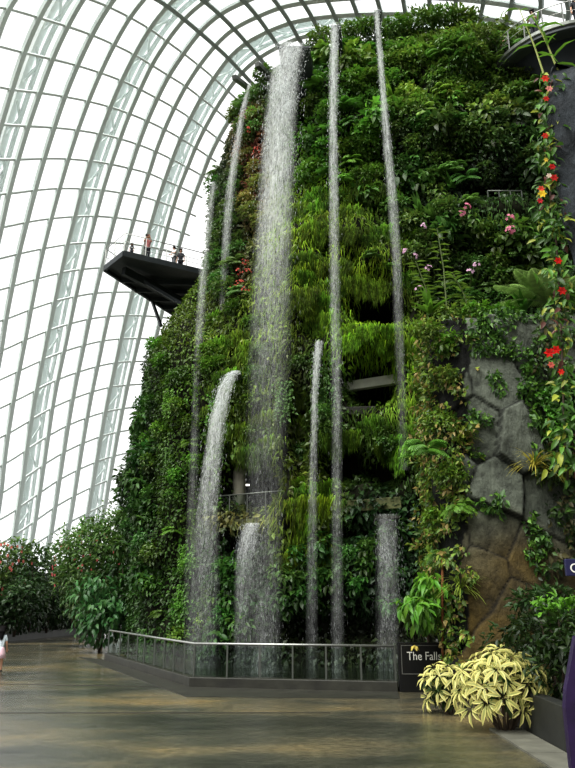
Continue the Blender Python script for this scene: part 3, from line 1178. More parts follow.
seeds = []
for px_, py_, off, tu, tz in ((518, 445, .42, -.10, .02), (490, 375, .1, .05, -.1), (530, 345, 0, -.1, .1),
                              (475, 430, .0, .12, .1), (500, 490, .28, .05, -.18), (540, 500, .1, -.15, -.1), (490, 530, .15, .05, .05),
                              (530, 560, .25, -.1, -.1), (480, 570, .28, .12, .05), (520, 610, .4, -.05, -.05), 
                              (550, 430, -.1, -.1, 0), (450, 380, .1, .1, 0), (445, 460, .1, .1, .05), (450, 540, .15, .1, 0), (560, 350, 0, 0, 0)):
    u_, z_ = rock_u(px_, py_)
    seeds.append((u_, z_, off, tu, tz))
for k in range(14):
    seeds.append((random.choice([random.uniform(0, _l[3] - .3), random.uniform(_l[5] - .5, _l[6])]), random.uniform(0, 10.5), random.uniform(-.1, .25), random.uniform(-.12, .12), random.uniform(-.12, .12)))
GREY, OCH, DRK = np.array(lin(104, 110, 98)), np.array(lin(106, 86, 36)), np.array(lin(46, 50, 42))


def rock_col(u, z, q):
    k = np.clip((4.9 + 1.3 * noise.noise(q * .6) - z) / 1.8, 0, 1)
    c = GREY * (1 - k) + OCH * k * (.75 + .5 * noise.noise(q * 1.3))
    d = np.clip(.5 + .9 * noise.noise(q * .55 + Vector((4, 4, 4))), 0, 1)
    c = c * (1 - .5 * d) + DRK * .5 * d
    if pix(np.array(q))[0] < 466 + 8 * noise.noise(q * .9): c = DRK * .22  # shade behind the vine leaves put into the rock colour, for deeper gaps
    return np.maximum(c, .004)


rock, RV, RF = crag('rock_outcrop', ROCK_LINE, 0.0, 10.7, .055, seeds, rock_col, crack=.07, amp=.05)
tag(rock, 'tall cracked grey and ochre rock outcrop with ivy, behind the yellow variegated shrubs', 'rock')
SL_LINE = [(7.9, 16.2), (6.45, 14.5), (5.86, 13.95), (6.5, 13.8), (9.5, 13.4)]
sseeds = [(random.uniform(0, 7), random.uniform(0, 14), random.uniform(-.1, .1), random.uniform(-.05, .05), random.uniform(-.05, .05)) for _ in range(16)]
SLC = np.array(lin(60, 66, 71))
slate, SV, SF = crag('slate_column', SL_LINE, 0.55, 14.3, .12, sseeds, lambda u, z, q: SLC * (.8 + .5 * noise.noise(Vector((q.x * 1.4, q.y * 1.4, q.z * 3)))), crack=.012, amp=.10, nscale=.3)
tag(slate, 'tall blue-grey slate column at the edge beside the flowering climber', 'rock')

# ------------------------------------------------------------------ concrete terraces in the openings of the wall
def slab(name, pa, pb, back, th, mat, label, cat):
    poly = [(pa.x, pa.y), (pb.x, pb.y), (pb.x + .2, pb.y + back), (pa.x - .1, pa.y + back)]
    z = (pa.z + pb.z) / 2
    return tag(MB().prism(poly, z - th, z).build(name, mat, bevel=.03), label, cat)


ta, tb = at(210, 522.5, 30.6), at(284, 515, 28.8)
slab('terrace_slab', ta, tb, 3.2, .42, M['mossy'], 'mossy concrete terrace slab in the opening behind the main waterfall', 'slab')
TZ = (ta.z + tb.z) / 2


def small_rail(name, pa, pb, z, h, nb, mat, label, cat='railing', mesh=None):
    r_ = empty(name, (pa.x, pa.y, z))
    tag(r_, label, cat)
    a, b = Vector((pa.x, pa.y, z)), Vector((pb.x, pb.y, z))
    kid(MB().tube([a + Vector((0, 0, h)), b + Vector((0, 0, h))], .03, 8).build('handrail', mat, smooth=True), r_)
    for k in range(nb):
        p = a.lerp(b, k / (nb - 1))
        kid(MB().beam(p, p + Vector((0, 0, h)), .04, .04).build('post', mat), r_)
    if mesh:
        for k in range(nb - 1):
            p, q = a.lerp(b, (k + .06) / (nb - 1)), a.lerp(b, (k + .94) / (nb - 1))
            kid(MB().beam(p + Vector((0, 0, h * .52)), q + Vector((0, 0, h * .52)), .012, h * .86).build('glass_panel', mesh), r_)
    return r_


small_rail('terrace_railing', ta + Vector((.05, .25, 0)), tb + Vector((0, .25, 0)), TZ, 1.05, 5, M['post'], 'steel and glass railing on the mossy terrace behind the main waterfall', mesh=M['rail_glass'])
cc = at(239, 500, 31.7)
cm = empty('concrete_column', (cc.x, 31.7, TZ))
tag(cm, 'round grey concrete column standing on the mossy terrace', 'column')
kid(MB().lathe([(.29, 0), (.29, 2.9)], 20, (cc.x, 31.7, TZ)).build('shaft', plain('pale_column_concrete', lin(176, 172, 156), .7, vary=.1), smooth=True), cm)
kid(MB().lathe([(.36, 0), (.36, .12), (.3, .16)], 20, (cc.x, 31.7, TZ)).build('base', M['concrete_dark'], smooth=True), cm)
c2 = at(234.5, 548, 31.4)
cm = empty('concrete_column', (c2.x, 31.4, 3.4))
tag(cm, 'short pale blue-grey column in the lower opening under the mossy terrace', 'column')
kid(MB().lathe([(.26, 0), (.26, TZ - .42 - 3.4)], 16, (c2.x, 31.4, 3.4)).build('shaft', plain('pale_blue_paint', lin(150, 166, 176), .5), smooth=True), cm)
for k, (x, y) in enumerate(((251, 466.5), (247, 485))):
    p = at(x, y, 32.0)
    l = empty('ceiling_light', p)
    tag(l, ('upper' if k == 0 else 'lower') + ' of two small lit strip lights in the terrace opening', 'light')
    kid(MB().box(p, (.42 - .2 * k, .08, .06)).build('diffuser', M['lamp']), l)
    kid(MB().box(p + Vector((0, 0, .06)), (.5 - .2 * k, .12, .06)).build('housing', M['steel_dark']), l)
ba, bb = at(334, 389, 29.9), at(412, 377, 29.3)
tag(MB().beam(ba, bb, .35, .40).build('concrete_beam', plain('grey_beam_concrete', lin(196, 198, 184), .7, vary=.2, scale=2), bevel=.02), 'grey concrete beam crossing the dark opening under the grassy ledge', 'beam')
tag(MB().beam(at(340, 413, 28.7), at(374, 412, 28.9), .7, .34).build('concrete_lip', M['concrete_dark'], bevel=.03), 'dark concrete lip below the grey beam in the wall opening', 'ledge')
la, lb = at(322, 503, 28.7), at(404, 497, 28.0)
tag(MB().beam(la + Vector((0, .5, -.22)), lb + Vector((0, .5, -.22)), 1.3, .45).build('mossy_ledge', M['mossy'], bevel=.03), 'long mossy concrete ledge above the square spout', 'ledge')
small_rail('lookout_railing', at(488, 197, 27.7), at(522, 198, 27.7), at(500, 197, 27.7).z, .30, 4, M['post'], 'thin white railing in the small dark opening on the upper wall')

# ------------------------------------------------------------------ water spouts
def chute(tip, w_, ln_, drop, label, mat='steel_dark', skew=0.0):
    x, y, z = tip
    prof = [(0, .0), (0, -.10), (ln_, -drop), (ln_, .0)]
    vs = [(x - w_ / 2 + skew * a, y + a, z + b) for a, b in prof] + [(x + w_ / 2 + skew * a, y + a, z + b) for a, b in prof]
    o = MB().add(vs, [(0, 1, 2, 3), (7, 6, 5, 4), (0, 4, 5, 1), (1, 5, 6, 2), (2, 6, 7, 3), (3, 7, 4, 0)]).build('water_spout', M[mat])
    return tag(o, label, 'spout')


chute(at(294, 46, 28.4), 1.5, 3.6, 1.0, 'wide dark spout that feeds the main waterfall', skew=.14)
chute(at(336, 25, 28.4), .46, 3.6, .9, 'narrow dark spout that feeds the middle waterfall', skew=.14)
chute(at(378, 10, 28.4), .34, 3.6, .7, 'small spout on the top edge that feeds the thin waterfall', skew=.1)
for a, b, lb in (((234, 77, 33.2), (256, 94, 36.0), 'lower steel spout bar jutting from the upper edge of the mountain'),
                 ((257, 64, 31.0), (279, 86, 33.6), 'upper steel spout bar jutting from the mountain beside the main waterfall')):
    tag(MB().beam(at(*a), at(*b), .26, .26).build('water_spout', M['post'], bevel=.02), lb, 'spout')
chute(at(237, 372.5, 29.3), .34, 1.1, .22, 'small steel lip that throws the curved low waterfall', 'post')
chute(at(319.5, 341.5, 28.1), .30, 1.3, .22, 'small steel lip at the head of the short thin waterfall', 'post')
chute(at(388, 515.5, 27.3), .86, 1.6, .3, 'square stone lip above the sheet waterfall next to the sign', 'concrete_dark')
chute(at(254, 524.5, 29.1), .72, 1.2, .3, 'stone lip of the low waterfall under the mossy terrace', 'concrete_dark')

# ------------------------------------------------------------------ cantilevered viewing platform
pf_z = at(124, 251, 38.0).z
PA = Vector((at(105, 264, 40).x, 40.0, pf_z))
PB = Vector((at(124, 251, 38).x, 38.0, pf_z))
PC = Vector((at(206, 269, 40.6).x, 40.6, pf_z))
PD = Vector((at(175, 311, 47.3).x, 47.3, pf_z))
ctr = (PA + PB + PC + PD) / 4
vp = empty('viewing_platform', (ctr.x, ctr.y, pf_z))
tag(vp, 'dark steel cantilevered viewing platform jutting left from the mountain', 'platform')
E1, E2 = PC + Vector((3.0, .4, 0)), PD + Vector((3.0, 1.0, 0))
plan = [PA, PD, E2, E1, PC, PB]
plan_xy = [(p.x, p.y) for p in plan]
kid(MB().prism(plan_xy, pf_z - .12, pf_z).build('deck', M['steel_dark']), vp)
mb = MB()
ring = [PA, PB, PC]
for a, b in zip(ring[:-1], ring[1:]):
    mb.beam(a + Vector((0, 0, -.17)), b + Vector((0, 0, -.17)), .16, .34)
mb.beam(PA + Vector((0, 0, -.17)), PD + Vector((0, 0, -.17)), .16, .34)
kid(mb.build('edge_beam', M['steel_dark']), vp)
mb = MB()
for t in (.2, .4, .6, .8):
    a, b = PA.lerp(PD, t), PB.lerp(PC, t) if t < .99 else PC
    mb.beam(a + Vector((0, 0, -.26)), a.lerp(PC + (PD - PA) * t, .95) + Vector((0, 0, -.26)), .12, .28)
kid(mb.build('cross_beam', M['steel_dark']), vp)
mb = MB()
m1, m2 = PA.lerp(PB, .5), PD.lerp(PC, .5)
mb.beam(m1.lerp(m2, .12) + Vector((0, 0, -.5)), m2 + Vector((0, 0, -.9)), .3, .5)
kid(mb.build('spine_beam', M['steel_dark']), vp)
s0 = PA.lerp(PD, .62) + Vector((.1, 0, -.3))
kid(MB().beam(s0, at(161, 326, 43.0), .16, .16).build('strut', M['steel_dark']), vp)
s1 = m1.lerp(m2, .35) + Vector((0, 0, -.6))
kid(MB().beam(s1, at(190, 309, 41.0), .18, .18).build('strut', M['steel_dark']), vp)
rail_pts = [PD.lerp(PA, .3), PA, PB, PC + Vector((-.1, -.02, 0))]
for zz, rr in ((1.15, .028), (.62, .016), (.34, .016)):
    kid(MB().tube([p + Vector((0, 0, zz)) for p in rail_pts], rr, 6).build('handrail' if zz > 1 else 'rail', M['steel_mid'], smooth=True), vp)
for a, b, k in ((PD.lerp(PA, .3), PA, 3), (PA, PB, 2), (PB, PC, 4)):
    for i in range(k):
        p = a.lerp(b, i / k)
        kid(MB().beam(p, p + Vector((0, 0, 1.15)), .05, .05).build('post', M['steel_mid']), vp)

# ------------------------------------------------------------------ round lookout deck on the summit
LC, LR, LZ = Vector((13.5, 29.6, 26.9)), 3.6, 26.9
lk = empty('lookout_deck', LC)
tag(lk, 'round dark lookout deck with a grey rim on the summit at the upper right', 'lookout deck')
kid(MB().lathe([(LR - .12, -.34), (LR - .02, -.30), (LR - .02, -.02), (LR - .12, 0)], 64, LC).build('deck', M['steel_dark'], smooth=False), lk)
kid(MB().lathe([(LR, -.16), (LR + .06, -.12), (LR + .06, .04), (LR, .06)], 64, LC).build('rim', M['post'], smooth=False), lk)
kid(MB().lathe([(1.3, -3.2), (1.7, -1.4), (3.0, -.34)], 40, LC).build('support_cone', M['steel_dark'], smooth=True), lk)
for zz in (1.1, .6):
    kid(MB().tube([LC + Vector((LR * math.cos(a), LR * math.sin(a), zz)) for a in np.linspace(PI * .85, 2 * PI, 40)], .028 if zz > 1 else .016, 6).build('handrail' if zz > 1 else 'rail', M['steel_mid'], smooth=True), lk)
for a in np.linspace(PI * .85, 2 * PI, 16):
    p = LC + Vector((LR * math.cos(a), LR * math.sin(a), 0))
    kid(MB().beam(p, p + Vector((0, 0, 1.1)), .05, .05).build('post', M['steel_mid']), lk)
small_rail('stair_railing', at(494, 49, 30.6), at(507, 34, 30.4), at(494, 49, 30.6).z, .9, 4, M['steel_mid'], 'pale railing leading up to the round lookout deck')

# ------------------------------------------------------------------ plant builders (local frame: -Y faces out of the wall, Z up)
def rnd_dirs(n):
    d = RNG.normal(size=(n, 3))
    return d / np.linalg.norm(d, axis=1, keepdims=True)


def shrub_arrays(n, R, ln, wd, base, lumps=7, flat=.7, T=T_LEAF, droop=.35, var=.5, half=True):
    """leafy mound: leaves on the skins of several lumps"""
    cs = rnd_dirs(lumps) * R * .55
    if half: cs[:, 1] = -np.abs(cs[:, 1]) * .8
    cs[:, 2] *= flat
    rs = RNG.uniform(.38, .62, lumps) * R
    k = RNG.integers(0, lumps, n)
    d = rnd_dirs(n)
    d[:, 2] = np.abs(d[:, 2]) * np.where(RNG.random(n) < .75, 1, -1)
    P = cs[k] + d * rs[k][:, None] * RNG.uniform(.7, 1.05, (n, 1))
    tip = d * .7 + RNG.normal(0, .45, (n, 3)) + np.array([0, 0, -droop])
    up = d + np.array([0, 0, .8]) + RNG.normal(0, .3, (n, 3))
    L = RNG.uniform(.75, 1.25, n) * ln
    lc = (1 - var / 2 + var * RNG.random(lumps))[k]
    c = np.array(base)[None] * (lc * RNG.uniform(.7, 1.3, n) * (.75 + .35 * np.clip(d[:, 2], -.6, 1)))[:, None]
    c[:, 0] *= RNG.uniform(.85, 1.3, n)
    return leaves(P, tip, up, L, L * wd, c, T)


def frond(org, az, el, length, pin, npair, base, droop=1.2, wid=.16):
    """one fern frond as paired leaflets along an arching midrib"""
    t = np.linspace(0.08, 1, npair)
    d0 = np.array([math.cos(az) * math.cos(el), math.sin(az) * math.cos(el), math.sin(el)])
    P = org + d0 * (t * length)[:, None] + np.array([0, 0, -1.0]) * (droop * length * .5 * t ** 2.2)[:, None]
    tan = d0 + np.array([0, 0, -1.0]) * (droop * .5 * 2.2 * t ** 1.2)[:, None]
    tan /= np.linalg.norm(tan, axis=1, keepdims=True)
    side = np.cross(tan, np.array([0, 0, 1.0]) + .01)
    side /= np.linalg.norm(side, axis=1, keepdims=True)
    up = np.cross(side, tan)
    prof = np.sin(np.clip(t * .93 + .07, 0, 1) * PI) ** .6 * pin
    out = []
    for s in (-1, 1):
        tip = side * s + tan * .55 + np.array([0, 0, -.25])
        c = np.array(base)[None] * RNG.uniform(.8, 1.2, (npair, 1)) * (1.1 if s > 0 else .85)
        out.append(leaves(P, tip, up, prof, np.full(npair, wid * pin), c))
    n = len(P)
    rib = leaves(P[:-1], tan[:-1], up[:-1], np.linalg.norm(np.diff(P, axis=0), axis=1) * 1.1, np.full(n - 1, .02), np.tile(np.array(base) * .6, (n - 1, 1)))
    return out + [rib]


def fern_arrays(nf, length, pin, npair, base, up=.6, droop=1.2, full=False):
    ps = []
    for i in range(nf):
        az = RNG.uniform(0, 2 * PI) if full else RNG.uniform(-PI * .97, -PI * .03)
        ps += frond(np.zeros(3), az, RNG.uniform(up - .45, up + .35), length * RNG.uniform(.7, 1.1), pin, npair, np.array(base) * RNG.uniform(.8, 1.25), droop)
    return ps


def strap_arrays(n, length, width, base, up=.9, droop=.8, full=False):
    """rosette of strap leaves, each a bent blade of three segments"""
    az = RNG.uniform(0, 2 * PI, n) if full else RNG.uniform(-PI, 0, n)
    el = RNG.uniform(up - .5, up + .4, n)
    d = np.stack([np.cos(az) * np.cos(el), np.sin(az) * np.cos(el), np.sin(el)], 1)
    L = length * RNG.uniform(.7, 1.15, n)
    out = []
    P = np.zeros((n, 3))
    cur = d.copy()
    w0 = np.full(n, width)
    tv = np.array([(0, -.5, 0), (0, .5, 0), (1, -.5, 0), (1, .5, 0)])
    c = np.array(base)[None] * RNG.uniform(.75, 1.3, (n, 1))
    seg = 5
    ring = []
    for s in range(seg + 1):
        side = np.cross(cur, np.array([0, 0, 1.0]))
        side /= np.maximum(np.linalg.norm(side, axis=1, keepdims=True), 1e-6)
        wv = width * [.55, 1, 1.05, .9, .6, .06][s]
        ring.append((P - side * wv / 2, P + side * wv / 2))
        P = P + cur * (L / seg)[:, None]
        cur = cur + np.array([0, 0, -1.0]) * droop / seg
        cur /= np.linalg.norm(cur, axis=1, keepdims=True)
    Vv = np.stack([x for a in ring for x in a], 1).reshape(-1, 3)
    k = 2 * (seg + 1)
    tf = np.array([(2 * s, 2 * s + 1, 2 * s + 3, 2 * s + 2) for s in range(seg)])
    Ff = (tf[None] + (np.arange(n) * k)[:, None, None]).reshape(-1, 4)
    return [(Vv, Ff, np.repeat(c, k, 0))]


def curtain_arrays(n, w_, h, base, ln=.34):
    """hanging grass curtain, thickest at its top"""
    x = RNG.normal(0, w_ * .32, n)
    cl_ = np.array([noise.noise(Vector((a * 3.2, b, 1.7))) for a, b in zip(x, RNG.normal(0, .2, n))])
    z = -h * RNG.random(n) ** 1.2 * (1 - .6 * np.abs(x) / w_) * (.75 + .6 * cl_) + .3 * cl_
    y = -.12 - .22 * RNG.random(n) * (1 + z / h)
    P = np.stack([x, y, z + .1], 1)
    tip = np.stack([RNG.normal(0, .18, n), RNG.normal(-.15, .15, n), np.full(n, -1.0)], 1)
    up = np.stack([RNG.normal(0, .3, n), np.full(n, -1.0), np.full(n, .3)], 1)
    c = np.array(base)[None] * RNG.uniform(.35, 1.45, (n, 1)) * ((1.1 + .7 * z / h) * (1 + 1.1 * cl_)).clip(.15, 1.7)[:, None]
    c[:, 0] *= RNG.uniform(.75, 1.05, n)
    return leaves(P, tip, up, RNG.uniform(.7, 1.3, n) * ln, RNG.uniform(.025, .05, n), c, T_BLADE)


def vine_arrays(strands, h, base, ln, spread=.5, per=None):
    ps = []
    for i in range(strands):
        n = per or int(h / (ln * .42))
        x0 = RNG.uniform(-spread, spread)
        t = np.linspace(0, 1, n)
        hh = h * RNG.uniform(.5, 1)
        P = np.stack([x0 + .12 * np.sin(t * 7 + i) + RNG.normal(0, .05, n), -.1 - .1 * RNG.random(n), -t * hh], 1)
        tip = np.stack([RNG.normal(0, .7, n), RNG.normal(-.5, .3, n), RNG.normal(-.6, .3, n)], 1)
        up = np.stack([RNG.normal(0, .3, n), np.full(n, -.8), np.full(n, .6)], 1)
        c = np.array(base)[None] * RNG.uniform(.6, 1.4, (n, 1))
        L = ln * RNG.uniform(.7, 1.3, n)
        ps.append(leaves(P, tip, up, L, L * .6, c))
    return ps


def flower_arrays(n, R, size, base, pet=5, flat=.7, y=-1.0):
    """small five-petalled blooms on the outer skin of a mound of radius R"""
    d = rnd_dirs(n)
    d[:, 1] = -np.abs(d[:, 1])
    d[:, 2] *= flat
    C = d * R
    ps = []
    nrm = d + np.array([0, -.6, .1])
    nrm /= np.linalg.norm(nrm, axis=1, keepdims=True)
    a = np.cross(nrm, np.array([.2, .1, 1.0]))
    a /= np.linalg.norm(a, axis=1, keepdims=True)
    b = np.cross(nrm, a)
    for k in range(pet):
        an = 2 * PI * k / pet
        tip = a * math.cos(an) + b * math.sin(an) + nrm * .25
        c = np.array(base)[None] * RNG.uniform(.75, 1.2, (n, 1))
        ps.append(leaves(C, tip, nrm, np.full(n, size), np.full(n, size * .75), c))
    return ps


def mesh_of(name, parts):
    v, f, c = join(parts)
    return fast_mesh(name, v, f, c)


G_MID = lin(94, 134, 54)
PROTO = {
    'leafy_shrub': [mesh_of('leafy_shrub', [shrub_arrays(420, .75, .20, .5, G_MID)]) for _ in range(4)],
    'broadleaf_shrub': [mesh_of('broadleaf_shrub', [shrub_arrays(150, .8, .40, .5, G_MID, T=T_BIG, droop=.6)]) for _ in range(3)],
    'fern': [mesh_of('fern', fern_arrays(13, 1.05, .26, 16, G_MID)) for _ in range(3)],
    'strap_fern': [mesh_of('strap_fern', strap_arrays(16, 1.0, .15, G_MID)) for _ in range(2)],
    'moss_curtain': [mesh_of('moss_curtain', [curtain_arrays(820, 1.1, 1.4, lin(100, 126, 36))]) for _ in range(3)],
    'trailing_vine': [mesh_of('trailing_vine', vine_arrays(9, 2.2, G_MID, .19)) for _ in range(2)],
}
PMAT = {'moss_curtain': 'moss'}
CATS = {'leafy_shrub': 'shrub', 'broadleaf_shrub': 'shrub', 'fern': 'fern', 'strap_fern': 'fern', 'moss_curtain': 'moss', 'trailing_vine': 'vine'}
WORDS = {'leafy_shrub': 'small-leaved shrub', 'broadleaf_shrub': 'broad-leaved plant', 'fern': 'feathery fern', 'strap_fern': 'strap-leaved rosette',
         'moss_curtain': 'hanging curtain of mossy grass', 'trailing_vine': 'trailing vine'}
# zones of the plant wall: rectangle, where (for labels), colour word, base colour (as a multiple of the mesh green), kinds, number, scale
WALLZ = [
    ((312, 34, 334, 180), 'between the main and the middle tall waterfalls', 'bright green', (1.0, 1.0, .8), {'leafy_shrub': 5, 'fern': 4, 'broadleaf_shrub': 2}, (.8, 1.2)),
    ((342, 28, 378, 200), 'between the middle and the thin tall waterfalls', 'fresh green', (1.05, 1.05, .8), {'leafy_shrub': 12, 'fern': 7, 'broadleaf_shrub': 5}, (.75, 1.2)),
    ((388, 24, 470, 120), 'on the top of the wall beside the thin tall waterfall', 'mid green', (1.1, .98, .9), {'leafy_shrub': 22, 'fern': 8, 'strap_fern': 4, 'broadleaf_shrub': 6}, (.75, 1.35)),
    ((470, 30, 552, 120), 'on the top of the wall below the round lookout deck', 'olive green', (1.0, .85, .9), {'leafy_shrub': 18, 'fern': 5, 'broadleaf_shrub': 4}, (.8, 1.3)),
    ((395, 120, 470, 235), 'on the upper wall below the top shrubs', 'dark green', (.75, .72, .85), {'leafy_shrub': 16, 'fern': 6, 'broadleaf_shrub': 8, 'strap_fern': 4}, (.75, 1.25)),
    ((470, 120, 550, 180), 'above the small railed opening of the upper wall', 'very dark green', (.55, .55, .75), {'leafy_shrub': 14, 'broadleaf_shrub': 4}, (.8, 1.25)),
    ((480, 226, 552, 300), 'below the small railed opening of the upper wall', 'deep green', (.75, .8, .75), {'leafy_shrub': 9, 'fern': 5, 'broadleaf_shrub': 6}, (.7, 1.15)),
    ((415, 235, 480, 312), 'above the vine-covered rock', 'dusky green', (.8, .75, .85), {'leafy_shrub': 9, 'fern': 7, 'strap_fern': 4}, (.7, 1.1)),
    ((238, 80, 262, 130), 'on the far upper edge beside the steel spout bars', 'grey green', (.95, .85, 1.1), {'leafy_shrub': 6, 'fern': 2}, (.8, 1.1)),
    ((200, 150, 245, 300), 'between the two faint waterfalls', 'grey-green', (.85, .8, 1.05), {'leafy_shrub': 14, 'fern': 3, 'trailing_vine': 4}, (.8, 1.2)),
    ((248, 130, 266, 230), 'beside the main waterfall in the reddish band', 'reddish brown', (1.5, .8, 1.25), {'leafy_shrub': 8}, (.7, 1.0)),
    ((150, 322, 215, 640), 'on the tall leafy column at the far edge of the wall', 'bright green', (.9, .95, .65), {'leafy_shrub': 26, 'trailing_vine': 12, 'fern': 3}, (.65, 1.0)),
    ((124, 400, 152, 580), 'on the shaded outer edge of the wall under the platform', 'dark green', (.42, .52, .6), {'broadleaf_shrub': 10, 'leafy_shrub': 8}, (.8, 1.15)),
    ((216, 310, 262, 450), 'around the curved low waterfall', 'yellow-green', (.9, .95, .7), {'moss_curtain': 12, 'leafy_shrub': 7}, (.7, 1.0)),
    ((300, 185, 330, 330), 'just beside the middle waterfall on its outer side', 'yellow-green', (1.0, 1.0, .75), {'moss_curtain': 18}, (.8, 1.2)),
    ((340, 180, 415, 285), 'between the middle waterfall and the upper dark hollow', 'yellow-green', (.9, .95, .75), {'moss_curtain': 18, 'fern': 2}, (.7, 1.05)),
    ((346, 326, 418, 345), 'along the grassy ledge above the concrete beam', 'bright lime green', (1.05, 1.15, .6), {'moss_curtain': 11}, (.5, .72)),
    ((372, 402, 410, 452), 'on the ledge below the concrete beam', 'lime green', (.95, 1.02, .7), {'moss_curtain': 7}, (.7, 1.0)),
    ((330, 425, 400, 470), 'over the deep hollow above the mossy ledge', 'dull green', (.7, .8, .7), {'moss_curtain': 6, 'leafy_shrub': 4, 'trailing_vine': 3}, (.6, .9)),
    ((276, 470, 328, 560), 'beside the foot of the short thin waterfall', 'lime green', (1.05, 1.1, .6), {'moss_curtain': 12}, (.75, 1.15)),
    ((255, 350, 330, 470), 'behind the main waterfall at mid height', 'olive green', (.75, .72, .8), {'moss_curtain': 7, 'leafy_shrub': 6, 'trailing_vine': 4}, (.7, 1.05)),
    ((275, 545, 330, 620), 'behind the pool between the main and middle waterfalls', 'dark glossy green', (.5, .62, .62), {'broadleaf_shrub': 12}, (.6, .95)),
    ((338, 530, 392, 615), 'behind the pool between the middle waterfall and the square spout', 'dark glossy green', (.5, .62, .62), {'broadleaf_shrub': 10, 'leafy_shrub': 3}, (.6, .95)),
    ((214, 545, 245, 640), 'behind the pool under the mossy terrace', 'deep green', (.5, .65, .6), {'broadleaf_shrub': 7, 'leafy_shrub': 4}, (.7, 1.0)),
]


def place(kind, mesh, p, n, s, colr, name=None):
    o = link(name or kind, mesh, M[PMAT.get(kind, 'leaf')])
    o.location = p
    nx, ny = n.x, n.y
    o.rotation_euler = (RNG.uniform(-.2, .2), RNG.uniform(-.15, .15), math.atan2(nx, -ny) if abs(nx) + abs(ny) > .05 else 0)
    o.scale = (s, s, s)
    o.color = (*colr, 1)
    return o


for (x0, y0, x1, y1), where, word, mul, kinds, sc_ in WALLZ:
    todo = [k for k, c in kinds.items() for _ in range(c)]
    random.shuffle(todo)
    got = []
    for k in todo:
        best = None
        for tr in range(14):
            qx, qy = RNG.uniform(x0, x1), RNG.uniform(y0, y1)
            dmin = min([math.hypot(qx - a, qy - b) for a, b in got] or [99])
            if best is None or dmin > best[0]:
                h, n_ = wall_hit(qx, qy)
                if h is not None: best = (dmin, qx, qy, h, n_)
        if best is None: continue
        _, qx, qy, h, n_ = best
        got.append((qx, qy))
        if any(((qx - a) / (rx * .95)) ** 2 + ((qy - b) / (ry * .95)) ** 2 < 1 and d > 1.2 for a, b, rx, ry, d in HOLLOW) or (212 < qx < 288 and 452 < qy < 562): continue
        n_ = Vector((n_.x, n_.y, 0))
        if n_.y > 0: n_ = -n_
        if n_.length < .1: n_ = Vector((0, -1, 0))
        n_.normalize()
        s = RNG.uniform(*sc_) * (.92 if y0 > 150 else 1.0)
        j = RNG.uniform(.75, 1.95) if y1 < 240 else RNG.uniform(.65, 1.4)
        hue = RNG.uniform(.75, 1.2)
        mesh = PROTO[k][int(RNG.integers(len(PROTO[k])))]
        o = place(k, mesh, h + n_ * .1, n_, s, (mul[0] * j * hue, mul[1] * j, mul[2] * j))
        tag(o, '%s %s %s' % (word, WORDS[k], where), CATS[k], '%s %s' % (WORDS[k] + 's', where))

# ------------------------------------------------------------------ flowers on the upper wall
def bloom(name, px, py, Y, n, R, size, base, label, group=None, stems=True):
    h = at(px, py, Y)
    t = empty(name, h)
    tag(t, label, 'flower', group)
    for k in range(n):
        kid(link('flower', mesh_of('flower', flower_arrays(1, R, size * .8, base)), M['petal'], None, h), t)
    h2, _m = wall_hit(px, py + 14)
    e = h2 + Vector((0, .2, 0)) if h2 is not None else h + Vector((.1, .9, -1.1))
    if stems:
        mb = MB()
        for k in range(4):
            a = Vector((RNG.uniform(-R, R) * .7, RNG.uniform(-.2, .2), RNG.uniform(-.1, R * .6)))
            mb.tube([h + a, h + (e - h) * .4 + a * .3 + Vector((.05, 0, -.1)), e], [.012, .016, .02], 5)
        kid(mb.build('stem', M['stem']), t)
    return t


PINK, PALE, ORG = lin(236, 150, 176), lin(236, 196, 222), lin(226, 90, 60)
for px_, py_, n, R, lb in ((466, 207, 8, .2, 'pink blossom cluster high on the wall, uppermost of the pale pink ones'), (461, 214, 6, .2, 'pale pink blossom cluster just under the uppermost pink one'),
                           (510, 218, 7, .2, 'pink blossom cluster under the railed opening, upper one'), (511, 230, 10, .24, 'deep pink blossom cluster under the railed opening, lower one')):
    h, _n = wall_hit(px_, py_)
    bloom('pink_blossom', px_, py_, h.y - 1.1, n, R * .85, .11, PINK, lb)
for px_, py_, lb in ((425, 226, 'lilac orchid spray hanging near the small fern frond'), (405, 252, 'lilac orchid spray beside the thin waterfall'),
                     (414, 256, 'second lilac orchid spray beside the thin waterfall'), (477, 265, 'pale lilac flower spray above the vine-covered rock'),
                     (470, 272, 'small pale lilac flower spray under its neighbour above the rock'), (419, 289, 'lilac flower on a long stalk above the vine-covered rock'), (428, 268, 'little lilac flower between two orchid stalks')):
    bloom('orchid', px_, py_, 25.6, 4, .14, .09, PALE, lb)
for px_, py_ in ((238, 272), (244, 262), (240, 283), (234, 288), (246, 290), (247, 272), (248, 130), (257, 150)):
    h, _n = wall_hit(px_, py_)
    bloom('coral_flower', px_, py_, h.y - .7, 6, .2, .08, lin(224, 110, 96), 'small coral flower in the dark planting beside the main waterfall', 'coral flowers beside the main waterfall', stems=False)

# ------------------------------------------------------------------ plants on the rock and its vine pillar
BR = BVHTree.FromPolygons([tuple(v) for v in RV], [tuple(f) for f in RF])
RVf = RV[:RF.max() + 1]
P, nn = sample_surface(RVf, RF, 60000)
d_ = (nn * (np.array(CAM) - P)).sum(1)
if np.median(d_[P[:, 1] < 21]) < 0: nn, d_ = -nn, -d_
px, py = pix(P)


def box_m(x0, x1, y0, y1): return (px > x0) & (px < x1) & (py > y0) & (py < y1)


